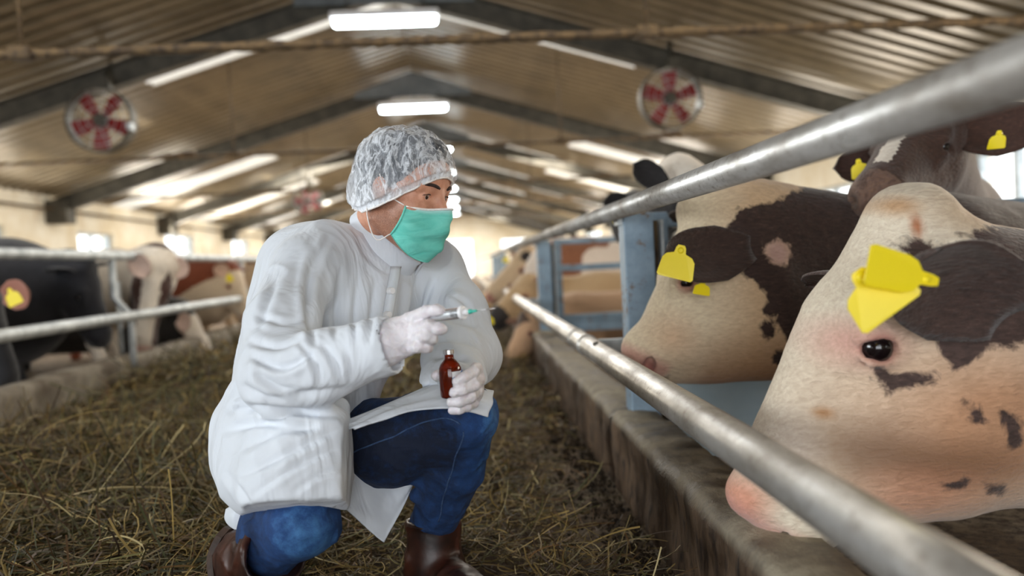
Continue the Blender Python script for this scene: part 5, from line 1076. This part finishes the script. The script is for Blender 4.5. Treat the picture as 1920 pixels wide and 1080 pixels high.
# ---- medicine bottle
bc = P(848, 745, BY); bu = _nrm(P(841, 655, BY)-bc); R_ = 0.0205; H_ = np.linalg.norm(P(841, 655, BY)-bc)
bot = tag(empty('medicine_bottle', bc), 'amber glass vial with metal cap held by the gloved hand', 'bottle')
pr = [(0, 0.0), (0.016, 0.0), (0.0195, 0.002), (R_, 0.006), (R_, 0.046), (0.0195, 0.053), (0.0165, 0.060), (0.0115, 0.066), (0.0085, 0.069), (0.0080, 0.072), (0.0080, H_-0.009), (0.0092, H_-0.008)]
Geo().lathe(bc, bu, pr, 36).obj('glass_body', 'amber_glass', bot, smooth=True)
Geo().lathe(bc, bu, [(0, 0.002), (0.0175, 0.003), (0.0188, 0.006), (0.0188, 0.0475), (0, 0.0478)], 32).obj('liquid', 'amber_liquid', bot, smooth=True)
Geo().lathe(bc, bu, [(0.0088, H_-0.009), (0.0096, H_-0.008), (0.0096, H_-0.001), (0.0088, H_), (0, H_)], 28).obj('cap', 'aluminium', bot, smooth=False)
def wrap(name, a0, a1, z0, z1, mat, R=R_+0.0004, slant=0.0):
    r_ = _nrm(np.cross(bu, NEAR)); fr = np.cross(r_, bu); fr = fr if fr[1] < 0 else -fr; r_ = r_ if r_[0] > 0 else -r_
    v = []; k = 14
    for i in range(k+1):
        a = a0+(a1-a0)*i/k; d = fr*math.cos(a)+r_*math.sin(a); v += [bc+d*R+bu*(z0+slant*i/k), bc+d*R+bu*(z1+slant*i/k), bc+d*(R+0.0003)+bu*(z0+slant*i/k), bc+d*(R+0.0003)+bu*(z1+slant*i/k)]
    f = []
    for i in range(k): b = 4*i; f += [(b+2, b+6, b+7, b+3), (b, b+1, b+5, b+4), (b, b+4, b+6, b+2), (b+1, b+3, b+7, b+5)]
    return Geo().add(v, f).obj(name, mat, bot, smooth=True)
lb = wrap('label', 0.15, 2.6, 0.006, 0.048, 'white_plastic'); wrap('label_stripe', 0.15, 1.4, 0.030, 0.037, 'blue_print', R_+0.0009, 0.012)

# ================================================================== hay and straw
MOUNDS = [(-1.75, 2.85, 0.14, 0.32), (-1.75, 5.3, 0.12, 0.60), (-1.15, 3.4, 0.02, 0.5), (-1.1, 2.0, 0.06, 0.5), (-0.75, 2.8, 0.03, 0.4), (-1.6, 7.6, 0.10, 1.2), (-0.25, 2.1, 0.02, 0.45), (-0.35, 5.2, 0.03, 1.2), (0.05, 6.2, 0.04, 0.9)]
def hay_h(x, y):
    z = 0
    for a, b, c, r in MOUNDS: z = z+c*np.exp(-((x-a)**2+(y-b)**2)/(2*r*r))
    return z
def hay_base(name, label, x0, x1, y0, y1, th, parent=None):
    xs = np.linspace(x0, x1, int((x1-x0)/0.035)); ys = np.linspace(y0, y1, int((y1-y0)/0.035)); gx, gy = np.meshgrid(xs, ys, indexing='ij')
    v = np.stack([gx, gy, gx*0], -1).reshape(-1, 3); e = np.minimum.reduce([v[:, 0]-x0, x1-v[:, 0], v[:, 1]-y0, y1-v[:, 1]])
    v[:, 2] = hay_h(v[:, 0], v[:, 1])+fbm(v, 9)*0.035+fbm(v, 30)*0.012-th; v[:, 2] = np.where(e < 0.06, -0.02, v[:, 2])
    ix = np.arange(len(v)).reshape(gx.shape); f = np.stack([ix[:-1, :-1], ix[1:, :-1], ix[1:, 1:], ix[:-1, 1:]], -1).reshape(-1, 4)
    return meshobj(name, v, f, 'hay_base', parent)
PAL = np.array([lin(c) for c in ((196, 166, 96), (150, 124, 66), (112, 106, 56), (92, 92, 50), (128, 92, 50), (84, 60, 34), (216, 196, 140), (140, 128, 78))])
def strands(name, n, xy, length, width, pw, lift, curl=1.0, parent=None, pitch=0.25):
    K = 7; x, y = xy(n); n = len(x); p = np.stack([x, y, hay_h(x, y)+RNG.random(n)**1.5*lift+0.004], 1); a = RNG.random(n)*2*math.pi; da = RNG.normal(0, 0.30*curl, n); pt = RNG.normal(0, pitch, n)
    ln = length[0]+(length[1]-length[0])*RNG.random(n)**2; w = width*(0.5+RNG.random(n)); P_ = [p]; D_ = []
    dpt = -np.abs(RNG.normal(0, 0.14, n))*np.sign(pt)
    for k in range(K):
        d = np.stack([np.cos(a)*np.cos(pt), np.sin(a)*np.cos(pt), np.sin(pt)], 1); D_.append(d); q = P_[-1]+d*(ln/K)[:, None]
        fl = np.maximum(hay_h(q[:, 0], q[:, 1])*0.9, 0)+0.004; q[:, 2] = np.maximum(q[:, 2], fl); P_.append(q); a = a+da+RNG.normal(0, 0.15, n)*curl; pt = np.clip(pt+dpt, -1.2, 1.2)
    D_.append(D_[-1]); Pn = np.array(P_); Dn = np.array(D_); up = RNG.normal(0, 0.6, (n, 3)); up[:, 2] += 1
    s = np.cross(Dn, up[None]); s /= np.linalg.norm(s, axis=2, keepdims=True)+1e-9; s *= (w*0.5)[None, :, None]
    v = np.stack([Pn-s, Pn+s], 2).transpose(1, 0, 2, 3).reshape(-1, 3); b = (np.arange(n)*(K+1)*2)[:, None, None]; k = np.arange(K)[None, :, None]*2
    f = (b+k+np.array([0, 1, 3, 2])[None, None]).reshape(-1, 4); ci = RNG.choice(len(PAL), n, p=pw); c = PAL[ci]*(0.24+0.64*RNG.random(n)**1.4)[:, None]
    return tag(meshobj(name, v, f, 'hay', parent, True, {'col': np.repeat(c, (K+1)*2, 0)}), kind='stuff')
def uni(x0, x1, y0, y1, keep=None):
    def fn(n):
        y = y0+(y1-y0)*RNG.random(n); x = x0+(x1-x0)*RNG.random(n)
        if keep is not None: m = keep(x, y); x, y = x[m], y[m]
        return x, y
    return fn
def clear(x, y):
    """keep stalks off the man's legs, boots and coat"""
    d1 = np.hypot((x+0.42)/0.20, (y-1.52)/0.26) > 1; d2 = np.hypot((x+0.05)/0.17, (y-1.62)/0.24) > 1; return d1 & d2 & (x < 0.42)
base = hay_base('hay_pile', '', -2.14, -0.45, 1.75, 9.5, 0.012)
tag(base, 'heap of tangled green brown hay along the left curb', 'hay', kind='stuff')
pg = [.14, .16, .18, .14, .14, .10, .04, .10]
strands('hay_stalks', 30000, uni(-2.12, -0.42, 1.15, 4.2, clear), (0.06, 0.36), 0.0034, pg, 0.045, 1.0, base)
strands('hay_stalks', 12000, uni(-2.12, -0.15, 4.0, 10.0), (0.10, 0.40), 0.006, pg, 0.05, 1.0, base)
strands('hay_stalks', 1300, uni(-2.10, -0.5, 1.3, 3.8, clear), (0.10, 0.34), 0.0036, [.35, .2, .08, .05, .12, 0, .2, 0], 0.09, 1.2, base, 0.5)
floor_hay = strands('loose_hay', 16000, uni(-0.75, 0.30, 1.05, 3.2, lambda x, y: clear(x, y) & (RNG.random(len(x)) < np.clip(1.15-np.clip(x+0.05, 0, 1)*3.0, 0.12, 1))), (0.04, 0.24), 0.0026, [.22, .2, .08, .06, .18, .12, .06, .08], 0.035, 1.2, None, 0.35)
tag(floor_hay, 'loose straw scattered around the boots of the vet', 'straw')
sc = strands('loose_hay', 500, uni(0.12, 0.42, 1.0, 2.0), (0.06, 0.22), 0.0024, [.45, .2, .05, .05, .1, .05, .1, 0], 0.015, 1.0, None, 0.5)
tag(sc, 'thin sprinkle of straw on the dirt at the foot of the brown curb', 'straw')
fh = strands('loose_hay', 7000, uni(-0.5, 0.40, 3.1, 8.0), (0.05, 0.26), 0.004, [.10, .14, .10, .06, .26, .22, .02, .10], 0.03, 1.0, None, 0.2)
tag(fh, 'brown trampled hay strewn down the feeding aisle behind the vet', 'hay')
# dirt crumbs along the foot of the curb
n = 2600; x = 0.43-np.abs(RNG.normal(0, 0.10, n)); y = 0.9+4.5*RNG.random(n)**1.3; r_ = 0.003+0.007*RNG.random(n)**2; o = np.array([(1, 0, 0), (-1, 0, 0), (0, 1, 0), (0, -1, 0), (0, 0, 1), (0, 0, -1)], float)
v = (np.stack([x, y, r_*0.4], 1)[:, None]+o[None]*r_[:, None, None]*(0.6+0.8*RNG.random((n, 6, 1)))).reshape(-1, 3)
tf = np.array([(0, 2, 4), (2, 1, 4), (1, 3, 4), (3, 0, 4), (2, 0, 5), (1, 2, 5), (3, 1, 5), (0, 3, 5)]); f = (np.arange(n)[:, None, None]*6+tf[None]).reshape(-1, 3)
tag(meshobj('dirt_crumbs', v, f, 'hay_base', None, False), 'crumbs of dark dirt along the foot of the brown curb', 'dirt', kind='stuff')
